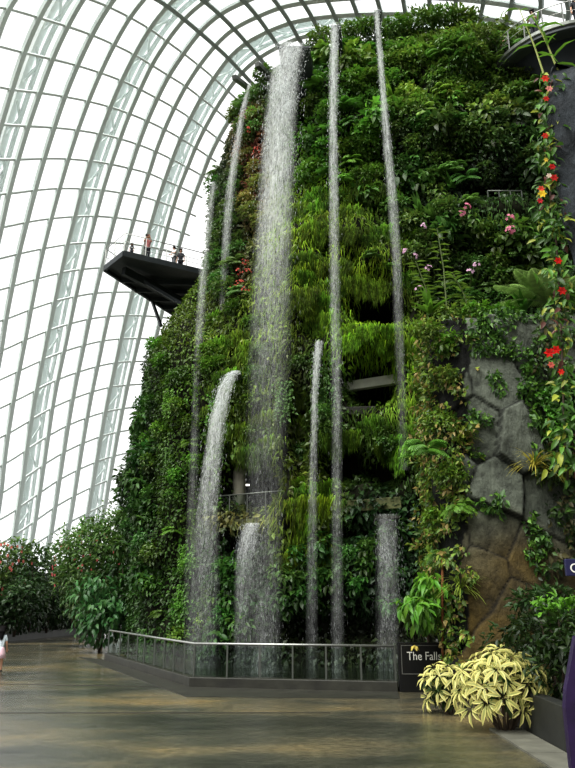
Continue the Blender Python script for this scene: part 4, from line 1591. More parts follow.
vine = (px < 468 + 6 * np.sin(py * .09) + 6 * np.sin(py * .21)) & (px > 410) & (py < 665) & ~((py > 625) & (px < 452))
right = (px > 541 + 8 * np.sin(py * .05)) | ((px > 515) & (py > 610))
ivy = (((px - 517) / 30) ** 2 + ((py - 368) / 36) ** 2 < 1) | (((px - 492) / 28) ** 2 + ((py - 338) / 20) ** 2 < 1) | (((px - 478) / 17) ** 2 + ((py - 432) / 26) ** 2 < 1) | \
      (((px - 538) / 10) ** 2 + ((py - 420) / 50) ** 2 < 1) | (((px - 492) / 14) ** 2 + ((py - 503) / 10) ** 2 < 1) | (py < 322) | (((px - 537) / 16) ** 2 + ((py - 540) / 30) ** 2 < 1)
face = (d_ > -4)
for nm, lb, mk, cols, ll, cnt in (
        ('vine_foliage', 'mixed green and bronze vine leaves covering the pillar edge of the rock', vine, (lin(128, 146, 54), lin(88, 118, 42), lin(146, 130, 76), lin(64, 94, 38), lin(110, 140, 50)), .17, 11000),
        ('ivy_leaves', 'dark ivy leaves growing in patches on the grey rock', ivy & ~vine & ~right, (lin(76, 116, 46), lin(56, 88, 38), lin(100, 140, 54)), .17, 5200),
        ('creeper_foliage', 'dark mixed creeper leaves hanging at the right of the rock', right & ~vine, (lin(66, 92, 42), lin(46, 66, 34), lin(96, 92, 58), lin(74, 106, 46)), .19, 8000)):
    clump_ = np.array([noise.noise(Vector(p) * (1.5 if nm == 'ivy_leaves' else 1.9)) for p in P])
    s_ = np.where(mk & face & (clump_ > (-.16 if nm == 'ivy_leaves' else -.24)))[0]
    s_ = RNG.choice(s_, min(cnt, len(s_)), replace=False)
    n = len(s_)
    cc = np.array(cols)[RNG.integers(0, len(cols), n)] * RNG.uniform(.55, 1.45, (n, 1))
    d = nn[s_] * .5 + down * RNG.uniform(.2, 1.0, (n, 1)) + RNG.normal(0, .5, (n, 3))
    L = RNG.uniform(.6, 1.4, n) * ll
    depth = (.25 + .9 * np.clip(clump_[s_], 0, .6))[:, None] * (1.0 if nm != 'ivy_leaves' else .45)
    v, f, c = join([leaves(P[s_] + nn[s_] * RNG.random((n, 1)) ** .6 * depth, d, nn[s_] + RNG.normal(0, .4, (n, 3)), L, L * RNG.uniform(.4, .7, n), cc)])
    tag(link(nm, fast_mesh(nm, v, f, c), M['leaf']), lb, 'foliage', kind='stuff')


def rock_hit(px, py):
    h = BR.ray_cast(CAM, ray(px, py), 60)
    return h[0]


def at_rock(kind, px_, py_, s, mul, label, group=None, out=.15, mesh=None, name=None):
    h = rock_hit(px_, py_) or at(px_, py_, 20.6)
    o = place(kind, mesh or PROTO[kind][int(RNG.integers(len(PROTO[kind])))], h + Vector((0, -out, 0)), Vector((0, -1, 0)), s, mul, name)
    return tag(o, label, CATS.get(kind, 'plant'), group)


grassy = mesh_of('grass_tuft', strap_arrays(60, .75, .022, lin(150, 160, 70), up=.7, droop=1.6))
PROTO['grass_tuft'] = [grassy]
CATS['grass_tuft'] = 'grass'
for px_, py_, s, mul, lb in ((428, 335, .7, (1.35, 1.1, .9), 'upper of the bronze-leaved shrubs on the vine pillar'), (445, 380, .65, (1.4, 1.05, .9), 'bronze-leaved shrub halfway up the vine pillar'),
                             (440, 425, .7, (1.2, 1.05, .8), 'olive shrub on the vine pillar above the pale grass tuft'), (452, 475, .75, (1.3, 1.15, .8), 'yellow-green shrub on the vine pillar beside the grey rock face'),
                             (440, 520, .8, (1.3, 1.2, .7), 'bushy yellow-green plant low on the vine pillar')):
    at_rock('leafy_shrub', px_, py_, s, mul, lb)
at_rock('grass_tuft', 462, 440, 1.0, (1.0, 1.0, 1.0), 'pale green grass tuft hanging from the vine pillar')
at_rock('grass_tuft', 459, 590, 1.2, (.8, .95, .8), 'long green grass tuft low on the vine pillar')
at_rock('grass_tuft', 530, 470, 1.3, (1.35, 1.05, 1.0), 'straw-coloured grass tuft spilling over the grey rock', out=.3)
at_rock('fern', 440, 555, .7, (.9, 1.0, .7), 'small fern on the vine pillar above the rusty pipe')
at_rock('fern', 425, 455, 1.15, (1.25, 1.35, 1.2), 'pale arching fern frond at the edge of the vine pillar')
at_rock('broadleaf_shrub', 445, 345, .55, (1.1, 1.3, .6), 'lime broad-leaved plant near the top of the vine pillar')
at_rock('fern', 456, 510, .7, (1.2, 1.2, .8), 'yellowish fern in the middle of the vine pillar')
at_rock('trailing_vine', 540, 395, .9, (.7, .95, .6), 'green vine trailing down the rock beside the pale stone face')
at_rock('leafy_shrub', 555, 470, 1.0, (.9, .75, .8), 'dusky shrub at the right edge of the rock')
at_rock('leafy_shrub', 560, 400, 1.0, (.6, .75, .7), 'dark shrub beside the red flowers on the rock')
# top of the rock: tree fern and plants
tf = empty('tree_fern', at(550, 304, 21.0))
tag(tf, 'large pale arching tree fern on the top of the rock', 'fern')
ps = []
for az, ll, el in ((-2.95, 1.9, .55), (-2.6, 1.8, .8), (-3.3, 1.6, .35), (-2.2, 1.7, .7), (-1.6, 1.5, .6), (-.9, 1.6, .7), (-.2, 1.7, .6), (2.7, 1.6, .9), (-2.85, 1.5, 1.1)):
    ps += frond(np.zeros(3), az, el, ll * 1.15, .40, 34, np.array(lin(160, 192, 112)) * RNG.uniform(.8, 1.1), .62)
kid(link('fronds', mesh_of('fronds', ps), M['leaf'], None, tf.location), tf)
kid(MB().tube([Vector(tf.location) + Vector((0, 0, -.9)), Vector(tf.location) + Vector((.03, 0, .05))], [.11, .09], 8).build('trunk', M['bark']), tf)
for px_, py_, kind, s, mul, lb in ((480, 318, 'leafy_shrub', .9, (1.05, 1.15, .7), 'bright small-leaved shrub on the top edge of the grey rock'), (505, 318, 'leafy_shrub', .8, (.95, 1.1, .7), 'low green shrub on the rock top next to the tree fern'),
                                   (450, 318, 'leafy_shrub', .8, (1.2, 1.0, .8), 'olive shrub on the top of the vine pillar'), (430, 314, 'strap_fern', .9, (1.2, 1.2, .8), 'strap-leaved rosette crowning the vine pillar'),
                                   (525, 312, 'strap_fern', .8, (.8, 1.05, .8), 'grey-green rosette under the tree fern'), (566, 306, 'leafy_shrub', 1.0, (.8, .85, .8), 'dark shrub right of the tree fern')):
    p = at(px_, py_, 21.2)
    o = place(kind, PROTO[kind][0], p, Vector((0, -1, 0)), s, mul)
    tag(o, lb, CATS[kind])
# tall orchid stalks above the vine pillar
for px0, py0, px1, py1, lb in ((432, 314, 416, 262, 'tall leaning stalk above the vine pillar, near the thin waterfall'), (447, 312, 437, 228, 'tallest leafy stalk above the vine pillar'),
                               (470, 312, 452, 272, 'short leaning stalk on the top of the vine pillar')):
    a, b = at(px0, py0, 21.4), at(px1, py1, 21.4)
    t = empty('tall_stalk', a)
    tag(t, lb, 'plant')
    kid(MB().tube([a, a.lerp(b, .5) + Vector((.06, 0, 0)), b], [.03, .024, .012], 6).build('stem', M['stem']), t)
    n = 26
    tt = np.linspace(.15, 1, n)
    PP = np.array([a.lerp(b, q)[:] for q in tt]) - np.array(a)
    d = np.stack([np.where(np.arange(n) % 2, 1, -1) + RNG.normal(0, .3, n), RNG.normal(-.3, .4, n), np.full(n, .1)], 1)
    kid(link('leaves', mesh_of('leaves', [leaves(PP, d, np.tile([0, -.4, 1.0], (n, 1)), RNG.uniform(.25, .45, n), RNG.uniform(.04, .07, n), np.array(lin(120, 150, 60))[None] * RNG.uniform(.7, 1.2, (n, 1)))]), M['leaf'], None, a), t)
# bright overhanging shrub above the sign
sh = at(418, 600, 20.9)
t = empty('overhanging_shrub', sh)
tag(t, 'bright green large-leaved shrub hanging over the Falls sign', 'shrub')
ps = [shrub_arrays(330, .85, .34, .36, lin(92, 146, 44), T=T_BIG, droop=1.2, flat=1.0, var=.4, half=False)]
kid(link('foliage', mesh_of('foliage', ps), M['leaf'], None, sh), t)
kid(MB().tube([(sh.x + .35, sh.y + .5, .02), (sh.x + .3, sh.y + .4, 1.4), (sh.x, sh.y, sh.z)], [.05, .04, .02], 7).build('stem', M['bark']), t)
kid(link('flower', mesh_of('flower', [leaves(np.zeros((5, 3)), np.stack([np.cos(np.arange(5) * 1.257), np.sin(np.arange(5) * 1.257), np.full(5, -.9)], 1), np.tile([0, 0, 1.0], (5, 1)), np.full(5, .2), np.full(5, .1), np.tile(np.array(lin(226, 206, 110)), (5, 1)))]), M['petal'], None, at(414.5, 645, 20.6)), t)

# ------------------------------------------------------------------ variegated shrubs in front of the rock
def varieg(n_wh, R, flat, ll, seed, cen):
    """whorls of cream leaflets with green midribs on a rounded bush"""
    ps = []
    g = np.random.default_rng(seed)
    pts = []
    for k in range(n_wh * 30):
        d = g.normal(size=3)
        d /= np.linalg.norm(d)
        d[1] = -abs(d[1]) * (1 if g.random() < .8 else -1)
        if d[2] < -.55: continue
        p = np.array([d[0] * R[0], d[1] * R[1], d[2] * R[2]]) * g.uniform(.62, 1.08)
        if all(np.linalg.norm(p - q[0]) > ll * .85 for q in pts):
            pts.append((p, d))
        if len(pts) >= n_wh: break
    tv, tf = T_BIG
    for p, d in pts:
        ax = d * .8 + np.array([0, -.25, .55])
        ax /= np.linalg.norm(ax)
        a = np.cross(ax, [.3, .2, 1]); a /= np.linalg.norm(a)
        b = np.cross(ax, a)
        m = int(g.integers(7, 10))
        an = np.arange(m) * 2 * PI / m + g.uniform(0, 6)
        tip = a[None] * np.cos(an)[:, None] + b[None] * np.sin(an)[:, None] + ax * g.uniform(-.05, .3) + np.array([0, 0, -.35]) + g.normal(0, .13, (m, 3))
        L = ll * g.uniform(.75, 1.15, m)
        v, f, c = leaves(np.tile(p, (m, 1)) + tip * .05, tip, np.tile(ax, (m, 1)), L, L * .27, np.ones((m, 3)), T_BIG)
        cream, green = np.array(lin(236, 226, 146)), np.array(lin(92, 118, 44))
        w_ = np.array([.25, .95, .95, 1, 1, .9, .15, .3])
        cc = green[None] * (1 - w_[:, None]) + cream[None] * w_[:, None]
        c = np.tile(cc, (m, 1)) * g.uniform(.75, 1.12, (m, 1)).repeat(8, 0)
        ps.append((v, f, c))
    return ps, pts


for px_, py_, Y, n, R, ll, lb in ((449, 714, 17.4, 19, (.52, .45, .46), .31, 'smaller yellow variegated shrub, under the Falls sign'),
                                  (506, 735, 15.2, 48, (.80, .7, .72), .31, 'larger yellow variegated shrub in front of the dark planter')):
    g0 = at(px_, py_, Y)
    g0.z = 0.0
    t = empty('variegated_shrub', g0)
    tag(t, lb, 'shrub')
    ps, wp = varieg(n, R, .8, ll, px_, g0)
    cz = R[2] + .12
    kid(link('foliage', mesh_of('foliage', ps), M['leaf'], None, g0 + Vector((0, 0, cz))), t)
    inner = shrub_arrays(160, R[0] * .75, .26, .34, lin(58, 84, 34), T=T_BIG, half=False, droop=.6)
    kid(link('inner_leaves', mesh_of('inner_leaves', [inner]), M['leaf'], None, g0 + Vector((0, 0, cz * .95))), t)
    mb = MB()
    for p, d in wp[::2]:
        q = g0 + Vector(p) + Vector((0, 0, cz))
        mb.tube([g0 + Vector((p[0] * .15, p[1] * .15, -.02)), g0.lerp(q, .5) + Vector((0, 0, .1)), q], [.022, .016, .008], 5)
    kid(mb.build('stem', M['bark']), t)

# dark shrubs in the planter
for px_, py_, Y, R, mul, lb in ((532, 655, 15.8, .95, (36, 58, 22), 'dark leafy shrub at the near corner of the planter'), (560, 650, 14.6, .95, (40, 64, 22), 'dark leafy shrub behind the purple sign panel'),
                                (548, 618, 16.6, .9, (44, 72, 30), 'taller dark shrub between the rock and the navy sign')):
    g0 = at(px_, py_, Y)
    t = empty('planter_shrub', (g0.x, g0.y, .6))
    tag(t, lb, 'shrub')
    kid(link('foliage', mesh_of('foliage', [shrub_arrays(650, R, .2, .4, lin(*mul), half=False, flat=.75)]), M['leaf'], None, g0), t)
    kid(MB().tube([(g0.x, g0.y, .55), (g0.x + .05, g0.y, g0.z)], [.04, .02], 6).build('stem', M['bark']), t)
ps = []
for k in range(9):
    x = 538 + k * 5
    p = at(x, 607 + RNG.uniform(-4, 4), 15.2)
    n = 12
    d = rnd_dirs(n) * .7 + np.array([0, -.3, .5])
    ps.append(leaves(np.tile(np.array(p), (n, 1)) + RNG.normal(0, .09, (n, 3)), d, np.tile([0, -.5, 1.0], (n, 1)), RNG.uniform(.14, .24, n), RNG.uniform(.06, .1, n), np.array(lin(98, 150, 42))[None] * RNG.uniform(.7, 1.2, (n, 1)), T_BIG))
p0 = at(556, 612, 15.2)
t = empty('lime_shrub', (p0.x, p0.y, .6))
tag(t, 'shrub with a fringe of bright lime leaves beneath the navy sign', 'shrub')
v, f, c = join(ps)
kid(link('foliage', fast_mesh('foliage', v, f, c), M['leaf']), t)
mb = MB()
for k in range(0, 9, 2):
    q = at(538 + k * 5, 609, 15.25)
    mb.tube([(p0.x + (q.x - p0.x) * .3, 15.3, .55), (q.x, q.y, q.z)], [.025, .01], 5)
kid(mb.build('stem', M['bark']), t)

# ------------------------------------------------------------------ flowering climber on the slate column
YC = 14.0
cl = empty('flowering_climber', at(566, 420, YC + .2))
tag(cl, 'climber with red and yellow blooms trailing down the edge of the slate column', 'climber')
cps = [(554, 74), (548, 100), (550, 135), (549, 170), (551, 205), (556, 240), (560, 300), (562, 350), (564, 420), (568, 480)]
c3 = [at(a, b, YC) for a, b in cps]
kid(MB().tube(c3, [.012] + [.022] * 9, 6).build('stem', M['bark'], smooth=True), cl)
n = 620
tt = RNG.random(n) ** .9 * (len(c3) - 1)
k = np.minimum(tt.astype(int), len(c3) - 2)
A_ = np.array([p[:] for p in c3])
PP = A_[k] + (A_[k + 1] - A_[k]) * (tt - k)[:, None] + np.stack([RNG.normal(-.03, .15, n), RNG.normal(-.05, .1, n), RNG.normal(0, .1, n)], 1)
d = np.stack([RNG.normal(-.2, .7, n), RNG.normal(-.3, .4, n), RNG.normal(-.7, .4, n)], 1)
pal = np.array([lin(84, 128, 44), lin(60, 96, 36), lin(150, 160, 60), lin(110, 70, 60)])
cc = pal[RNG.choice(4, n, p=[.42, .34, .17, .07])] * RNG.uniform(.6, 1.3, (n, 1))
L = RNG.uniform(.14, .30, n)
kid(link('foliage', mesh_of('foliage', [leaves(PP, d, np.tile([0, -.8, .6], (n, 1)) + RNG.normal(0, .3, (n, 3)), L, L * .42, cc, T_BIG)]), M['leaf']), cl)
for px_, py_, colr, s in ((545, 79, (222, 70, 52), .17), (549, 89, (226, 150, 140), .15), (546, 99, (200, 50, 44), .13), (545, 136, (206, 60, 46), .14), (552, 167, (196, 44, 40), .14), (549, 176, (236, 214, 196), .12),
                          (554, 178, (196, 50, 46), .16), (541, 189, (226, 90, 70), .14), (542, 194, (240, 206, 64), .17), (540, 201, (196, 48, 60), .12), (546, 160, (238, 206, 90), .1),
                          (558, 261, (206, 36, 30), .15), (562, 291, (190, 40, 34), .17), (556, 350, (212, 36, 30), .17), (549, 353, (206, 38, 32), .19), (561, 372, (216, 50, 40), .12), (551, 365, (214, 110, 96), .13)):
    m = 6
    an = np.arange(m) * 2 * PI / m
    tip = np.stack([np.cos(an), np.full(m, -.35), np.sin(an)], 1)
    kid(link('flower', mesh_of('flower', [leaves(np.zeros((m, 3)), tip, np.tile([0, -1.0, .1], (m, 1)), np.full(m, s * .6), np.full(m, s * .42), np.array(lin(*colr))[None] * RNG.uniform(.8, 1.15, (m, 1)), T_BIG)]), M['petal'], None, at(px_, py_, YC - .3)), cl)
# tall reed-like shoots on top of the slate column
for a, b, lb, bl in (((560, 76), (532, 14), 'tall leaning bamboo-like shoot on top of the slate column', 12), ((549, 90), (519, 8), 'slender bright green grass shoot beside the round deck', 8)):
    p, q = at(a[0], a[1], 14.1), at(b[0], b[1], 14.1)
    t = empty('bamboo_shoot', p)
    tag(t, lb, 'bamboo')
    kid(MB().tube([p, p.lerp(q, .5) + Vector((.03, 0, .02)), q], [.026, .02, .008], 6).build('stem', plain('bamboo_stem', lin(150, 160, 84), .5)), t)
    n = bl
    tq = RNG.uniform(.1, 1, n)
    PP = np.array([p.lerp(q, x)[:] for x in tq]) - np.array(p)
    d = np.stack([RNG.normal(.2, .8, n), RNG.normal(-.2, .4, n), RNG.uniform(-.3, .6, n)], 1)
    kid(link('leaves', mesh_of('leaves', [leaves(PP, d, np.tile([0, -.4, 1.0], (n, 1)), RNG.uniform(.3, .65, n), RNG.uniform(.035, .06, n), np.array(lin(120, 168, 60))[None] * RNG.uniform(.8, 1.2, (n, 1)), T_BIG)]), M['leaf'], None, p), t)

# ------------------------------------------------------------------ trees and shrubs along the left of the path
def tree(name, px_, top_y, base, Rw, n, ll, colr, label, group=None, flowers=None, cat='tree', lumps=12, hang=.35, trunk=.09):
    top = at(px_, top_y, base[1])
    H = top.z - base[2]
    b = Vector(base)
    t = empty(name, b)
    tag(t, label, cat, group)
    R = Rw
    fl_ = H / (2 * R) if R else 1
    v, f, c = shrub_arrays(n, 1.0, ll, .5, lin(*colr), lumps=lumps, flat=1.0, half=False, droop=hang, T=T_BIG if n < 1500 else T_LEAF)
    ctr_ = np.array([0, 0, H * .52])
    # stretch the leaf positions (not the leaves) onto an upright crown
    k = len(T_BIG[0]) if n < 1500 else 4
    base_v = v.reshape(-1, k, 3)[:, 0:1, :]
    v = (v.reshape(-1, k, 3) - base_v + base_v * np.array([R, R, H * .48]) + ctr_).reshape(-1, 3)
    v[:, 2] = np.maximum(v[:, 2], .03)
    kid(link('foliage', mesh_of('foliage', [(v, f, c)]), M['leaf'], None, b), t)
    mb = MB()
    for j in range(4):
        an = j * 1.6 + px_
        e = b + Vector((math.cos(an) * R * .5, math.sin(an) * R * .5, H * RNG.uniform(.6, .85)))
        mb.tube([b + Vector((0, 0, -.05)), b + Vector((0, 0, H * .28)) + Vector((math.cos(an) * .1, math.sin(an) * .1, 0)), e], [trunk, trunk * .7, trunk * .2], 6)
    kid(mb.build('trunk', M['bark'], smooth=True), t)
    if flowers:
        fr, nfl, fs = flowers
        kid(link('blossoms', mesh_of('blossoms', flower_arrays(nfl * 2, 1.0, fs / R * .8, lin(*fr))), M['petal'], None, b + Vector((0, 0, H * .55))), t).scale = (R * .95, R * .95, H * .45)
    return t


def gp(px_, Y, z=.34):
    zc = Y * CP + (z - CAMZ) * SP
    return ((px_ - CX) / F * zc, Y, z)


LEFT = [
    ('flowering_tree', 2, 528, gp(-2, 47), 1.9, 1500, .34, (80, 112, 48), 'leafy tree with faint reddish buds at the edge behind the girl', None, ((190, 110, 100), 30, .12)),
    ('tree', 30, 539, gp(28, 49), 1.6, 1300, .34, (66, 100, 46), 'rounded dark green tree second from the frame edge, behind the left kerb', None, None),
    ('slender_tree', 54, 527, gp(56, 53), 1.3, 620, .34, (84, 118, 56), 'slender loose tree with sky showing through, left of the flowering bush', None, None),
    ('tree', 74, 545, gp(72, 55), 1.5, 1100, .34, (60, 94, 44), 'dark tree at the end of the path, behind the broad-leaved bush', None, None),
    ('tree', 15, 568, gp(14, 46), 1.7, 1400, .32, (50, 80, 38), 'low dark tree in front of the tree with reddish buds', None, None),
    ('tree', 48, 577, gp(46, 51), 1.5, 1100, .32, (50, 80, 38), 'low dark tree in front of the slender loose tree', None, None),
]
for a in LEFT:
    tree(a[0], a[1], a[2], a[3], a[4], a[5], a[6], a[7], a[8], a[9], a[10])
tree('flowering_bush', 100, 508, gp(101, 41, 0), 3.0, 8500, .26, (82, 118, 52), 'tall bush with pink-red flowers at the corner between the path and the plant wall', None, ((190, 96, 96), 40, .10), 'bush', 24)
tree('broadleaf_bush', 98, 572, gp(99, 37, 0), 1.75, 1000, .36, (62, 108, 56), 'glossy broad-leaved bush overhanging the far end of the railing', None, None, 'bush', 10, .9, .07)
tree('bush', 122, 546, gp(126, 37.5, 0), 1.3, 900, .34, (44, 78, 30), 'dark bush squeezed between the flowering bush and the plant wall', None, None, 'bush', 9)
for k, (px_, Y, ty) in enumerate(((-18, 44, 600), (2, 45.5, 606), (18, 47.5, 604), (34, 50, 607), (50, 53, 606), (64, 56, 604), (80, 60, 598))):
    tree('hedge_shrub', px_, ty, gp(px_, Y), 1.25, 520, .26, (36, 60, 28), 'low dark shrub in the row just behind the left kerb', 'low dark shrubs behind the left kerb', None, 'shrub', 7, .3, .04)
for k, px_ in enumerate((-30, -10, 10, 30, 50, 70, 92, 115)):
    tree('backdrop_tree', px_, 566 + 8 * (k % 2), gp(px_, 57 + (k % 3), 0), 2.4, 900, .42, (40, 66, 34), 'distant dark tree against the foot of the dome', 'distant trees at the foot of the dome', None, 'tree', 10)

# bushy silhouettes on the summit edge
for k, (px_, py_, s, mul, lb) in enumerate(((266, 72, 1.0, (.9, .9, .8), 'leafy shrub on the summit just left of the main spout'), (322, 36, 1.1, (1.1, .95, .9), 'shrub with pale tips on the summit between the two tall spouts'),
                                           (352, 30, 1.2, (1.0, .95, .8), 'shrub on the summit just right of the middle spout'), (366, 26, 1.0, (.9, .95, .8), 'shrub on the summit just left of the thin spout'),
                                           (396, 26, 1.2, (.9, .95, .8), 'shrub on the summit just right of the thin spout'), (418, 22, 1.35, (1.0, .95, .85), 'tall shrub on the summit, second right of the thin spout'),
                                           (440, 17, 1.5, (.95, .95, .85), 'tallest loose shrub on the summit'), (462, 22, 1.4, (1.05, .9, .9), 'dusky shrub on the summit, right of the tallest one'),
                                           (480, 34, 1.1, (.8, .9, .7), 'round shrub on the summit by the pale stair railing'), (310, 52, .9, (.8, .95, .8), 'small shrub on the summit under the main spout'))):
    p = at(px_, py_ + 5, 31.0)
    h, n_ = wall_hit(px_, py_ + 26)
    if h is not None: p = at(px_, py_ + 5, max(h.y, 30.4))
    o = place('summit_shrub', PROTO['leafy_shrub'][k % 4], p, Vector((0, -1, 0)), s, mul)
    tag(o, lb, 'shrub')

# ------------------------------------------------------------------ waterfalls
def fall(path_, Y0, Y1, label, dens, n, drop_l, spread=.22, sheet=True, dsize=.0085, splash=0):
    n = int(n * 2.6)
    drop_l *= .75
    """path_: (px, py, width px) from lip to pool; dens: (top, bottom) opacity"""
    pts = []
    m = len(path_)
    ys = [p[1] for p in path_]
    for i, (x, y, w_) in enumerate(path_):
        t = (y - ys[0]) / (ys[-1] - ys[0])
        Y = Y0 + (Y1 - Y0) * math.sqrt(max(t, 0))
        P3 = at(x, y, Y)
        zc = P3.y * CP + (P3.z - CAMZ) * SP
        pts.append((np.array(P3), w_ * zc / F, t))
    # resample by arc length
    A_ = np.array([p[0] for p in pts])
    W_ = np.array([p[1] for p in pts])
    Tt = np.array([p[2] for p in pts])
    s = np.concatenate([[0], np.cumsum(np.linalg.norm(np.diff(A_, axis=0), axis=1))])
    root = empty('waterfall', pts[-1][0])
    tag(root, label, 'waterfall')
    dlist = dens if len(dens) > 2 else [dens[0], dens[1]]

    def den(t): return np.interp(t, np.linspace(0, 1, len(dlist)), dlist)
    if sheet:
        ns = max(8, int(s[-1] / .35))
        q = np.linspace(0, s[-1], ns)
        C3 = np.stack([np.interp(q, s, A_[:, i]) for i in range(3)], 1)
        Wq, Tq = np.interp(q, s, W_), np.interp(q, s, Tt)
        nu = 9
        for layer in range(2):
            Vv, uv, D = [], [], []
            for i in range(ns):
                for j in range(nu):
                    u = j / (nu - 1) - .5
                    off = .12 * Wq[i] * noise.noise(Vector((u * 3 + layer * 7, q[i] * .5, layer * 3.3 + s[-1])))
                    Vv.append(C3[i] + np.array([u * Wq[i] * (1.0 + .15 * layer), off + (layer - .5) * .18 + .25 * Wq[i] * (u * u * 2), 0]))
                    edge = max(0.0, 1 - (abs(u) * 2) ** 2) ** (1.3 if W_[-1] < .7 else .8)
                    D.append(min(1.0, den(Tq[i]) * 1.15) * edge)
                    uv.append((u * Wq[i] + 3 * layer, q[i]))
            ii, jj = np.meshgrid(np.arange(nu - 1), np.arange(ns - 1))
            a = (jj * nu + ii).ravel()
            Fq = np.stack([a, a + 1, a + nu + 1, a + nu], 1)
            me = fast_mesh('water_sheet', np.array(Vv), Fq, np.repeat(np.array(D)[:, None], 3, 1), smooth=True)
            ul = me.uv_layers.new(name='UVMap')
            li = np.zeros(len(me.loops), np.int32)
            me.loops.foreach_get('vertex_index', li)
            ul.data.foreach_set('uv', np.array(uv, np.float32)[li].ravel())
            kid(link('water_sheet', me, M['water_sheet']), root)
    # drops: little stretched spindles
    t = RNG.random(n)
    if len(dlist):
        keep_ = RNG.random(n) < (.06 + .94 * (den(t) / max(dlist)) ** 1.2)
        t = t[keep_]
    n = len(t)
    q = t * s[-1]
    uu = np.clip(RNG.normal(0, spread * 1.4, n), -.75, .75)
    ck = np.array([noise.noise(Vector((a * 5 + s[-1], b * .9, 4.4))) for a, b in zip(uu, q)]) > RNG.normal(-.12, .16, n)
    t, q, uu = t[ck], q[ck], uu[ck]
    n = len(t)
    C3 = np.stack([np.interp(q, s, A_[:, i]) for i in range(3)], 1)
    tan = np.stack([np.interp(np.minimum(q + .2, s[-1]), s, A_[:, i]) for i in range(3)], 1) - np.stack([np.interp(np.maximum(q - .2, 0), s, A_[:, i]) for i in range(3)], 1)
    tan /= np.linalg.norm(tan, axis=1, keepdims=True)
    Wq = np.interp(q, s, W_)
    lat = uu * Wq
    P = C3 + np.stack([lat, RNG.normal(0, .16, n) * np.minimum(Wq, 1.0), np.zeros(n)], 1)
    L = drop_l * RNG.uniform(.4, 1.6, n)
    r_ = dsize * RNG.lognormal(-.1, .5, n)
    if splash:
        k = splash
        e = A_[-1]
        b = np.stack([e[0] + RNG.normal(0, W_[-1] * .5, k), e[1] + RNG.normal(0, .4, k), .15 + RNG.random(k) ** 2 * 1.6], 1)
        P = np.vstack([P, b]); tan = np.vstack([tan, rnd_dirs(k)]); L = np.concatenate([L, np.full(k, .04)]); r_ = np.concatenate([r_, np.full(k, dsize * .7)])
    a = np.cross(tan, np.array([.3, 1, .2])); a /= np.linalg.norm(a, axis=1, keepdims=True)
    b = np.cross(tan, a)
    ring = [P + (a * math.cos(x) + b * math.sin(x)) * r_[:, None] for x in (0, 2.094, 4.189)]
    Vv = np.stack([P - tan * L[:, None] * .6] + ring + [P + tan * L[:, None] * .4], 1).reshape(-1, 3)
    tf = np.array([(0, 2, 1), (0, 3, 2), (0, 1, 3), (4, 1, 2), (4, 2, 3), (4, 3, 1)])
    Ff = (tf[None] + (np.arange(len(P)) * 5)[:, None, None]).reshape(-1, 3)
    td = np.concatenate([t, np.full(len(P) - len(t), 1.0)])
    al = np.clip(.06 + .56 * den(td), 0, .8) * RNG.uniform(.3, 1.4, len(P))
    Cc = np.repeat(np.repeat(al, 5)[:, None], 3, 1)
    tag(kid(link('spray', fast_mesh('spray', Vv, Ff, Cc, smooth=True), M['drop']), root), kind='stuff')
    return root


fall([(293, 43, 26), (288, 55, 28), (284, 80, 30), (280, 120, 31), (277, 170, 33), (273, 240, 36), (270, 330, 40), (267, 430, 40), (265, 520, 36), (264, 600, 34), (264, 682, 32)],
     28.4, 25.2, 'widest main waterfall, pouring from the broad spout on the summit into the pool', (1.0, 1.0, .9, .62, .36, .2, .13, .11, .13, .16, .16), 10000, .16, splash=260)
fall([(335, 23, 9), (334, 60, 9), (333, 120, 9), (334, 200, 10), (335, 300, 11), (337, 400, 11), (337, 500, 11), (338, 682, 14)],
     28.4, 25.6, 'middle tall narrow waterfall falling straight from the summit spout to the pool', (1.0, .9, .55, .36, .26, .2, .16, .14), 3400, .16, splash=120)
fall([(376.5, 9, 5), (379, 40, 6), (383, 90, 7), (388, 150, 9), (393, 200, 10), (397, 260, 10), (399, 320, 10), (402, 400, 10), (404, 470, 10)],
     28.4, 26.6, 'thin tall waterfall furthest towards the slate column, fading halfway down', (1.0, .9, .7, .45, .24, .14, .08), 1700, .16)
fall([(214, 182, 5), (209, 215, 8), (204, 260, 9), (200, 320, 9), (196, 400, 9), (193, 480, 10), (191, 560, 14), (191, 650, 18)],
     32.2, 29.6, 'faint outermost trickle falling past the viewing platform', (.42, .42, .28, .16, .11, .08), 900, .14)
fall([(250, 84, 4), (243, 110, 6), (236, 150, 8), (230, 190, 9), (226, 240, 9), (223, 300, 8), (221, 355, 8)],
     33.0, 31.2, 'faint trickle falling from the lower steel spout bar', (.7, .7, .5, .25, .12), 1100, .16)
fall([(236.5, 371, 6), (231, 375, 11), (224, 390, 14), (217, 420, 16), (212, 460, 18), (207, 510, 22), (205, 560, 26), (203, 640, 30), (203, 682, 30)],
     29.3, 27.2, 'curved low waterfall arching away from its small steel lip', (1.0, .75, .48, .3, .18, .13, .12), 5400, .15, splash=200)
fall([(319.5, 341, 8), (317, 360, 8), (315, 390, 7), (314, 430, 7), (313, 480, 9), (312, 560, 11), (312, 680, 13)],
     28.1, 26.8, 'short thin waterfall starting halfway up, between the main and middle falls', (1.0, .6, .3, .18, .12, .1), 1700, .14, splash=70)
fall([(387.5, 514, 20), (387.5, 530, 20), (388, 580, 22), (388, 682, 23)],
     27.3, 26.3, 'rippling sheet waterfall beside the Falls sign, from the square stone lip', (.16, .28, .2, .13, .1), 1700, .14, splash=80)
fall([(253.5, 523, 17), (249, 532, 18), (245, 560, 20), (242, 600, 17), (241, 682, 16)],
     29.1, 27.4, 'low waterfall under the mossy terrace, beside the foot of the main fall', (.55, .34, .2, .13, .1), 1700, .14, splash=80)

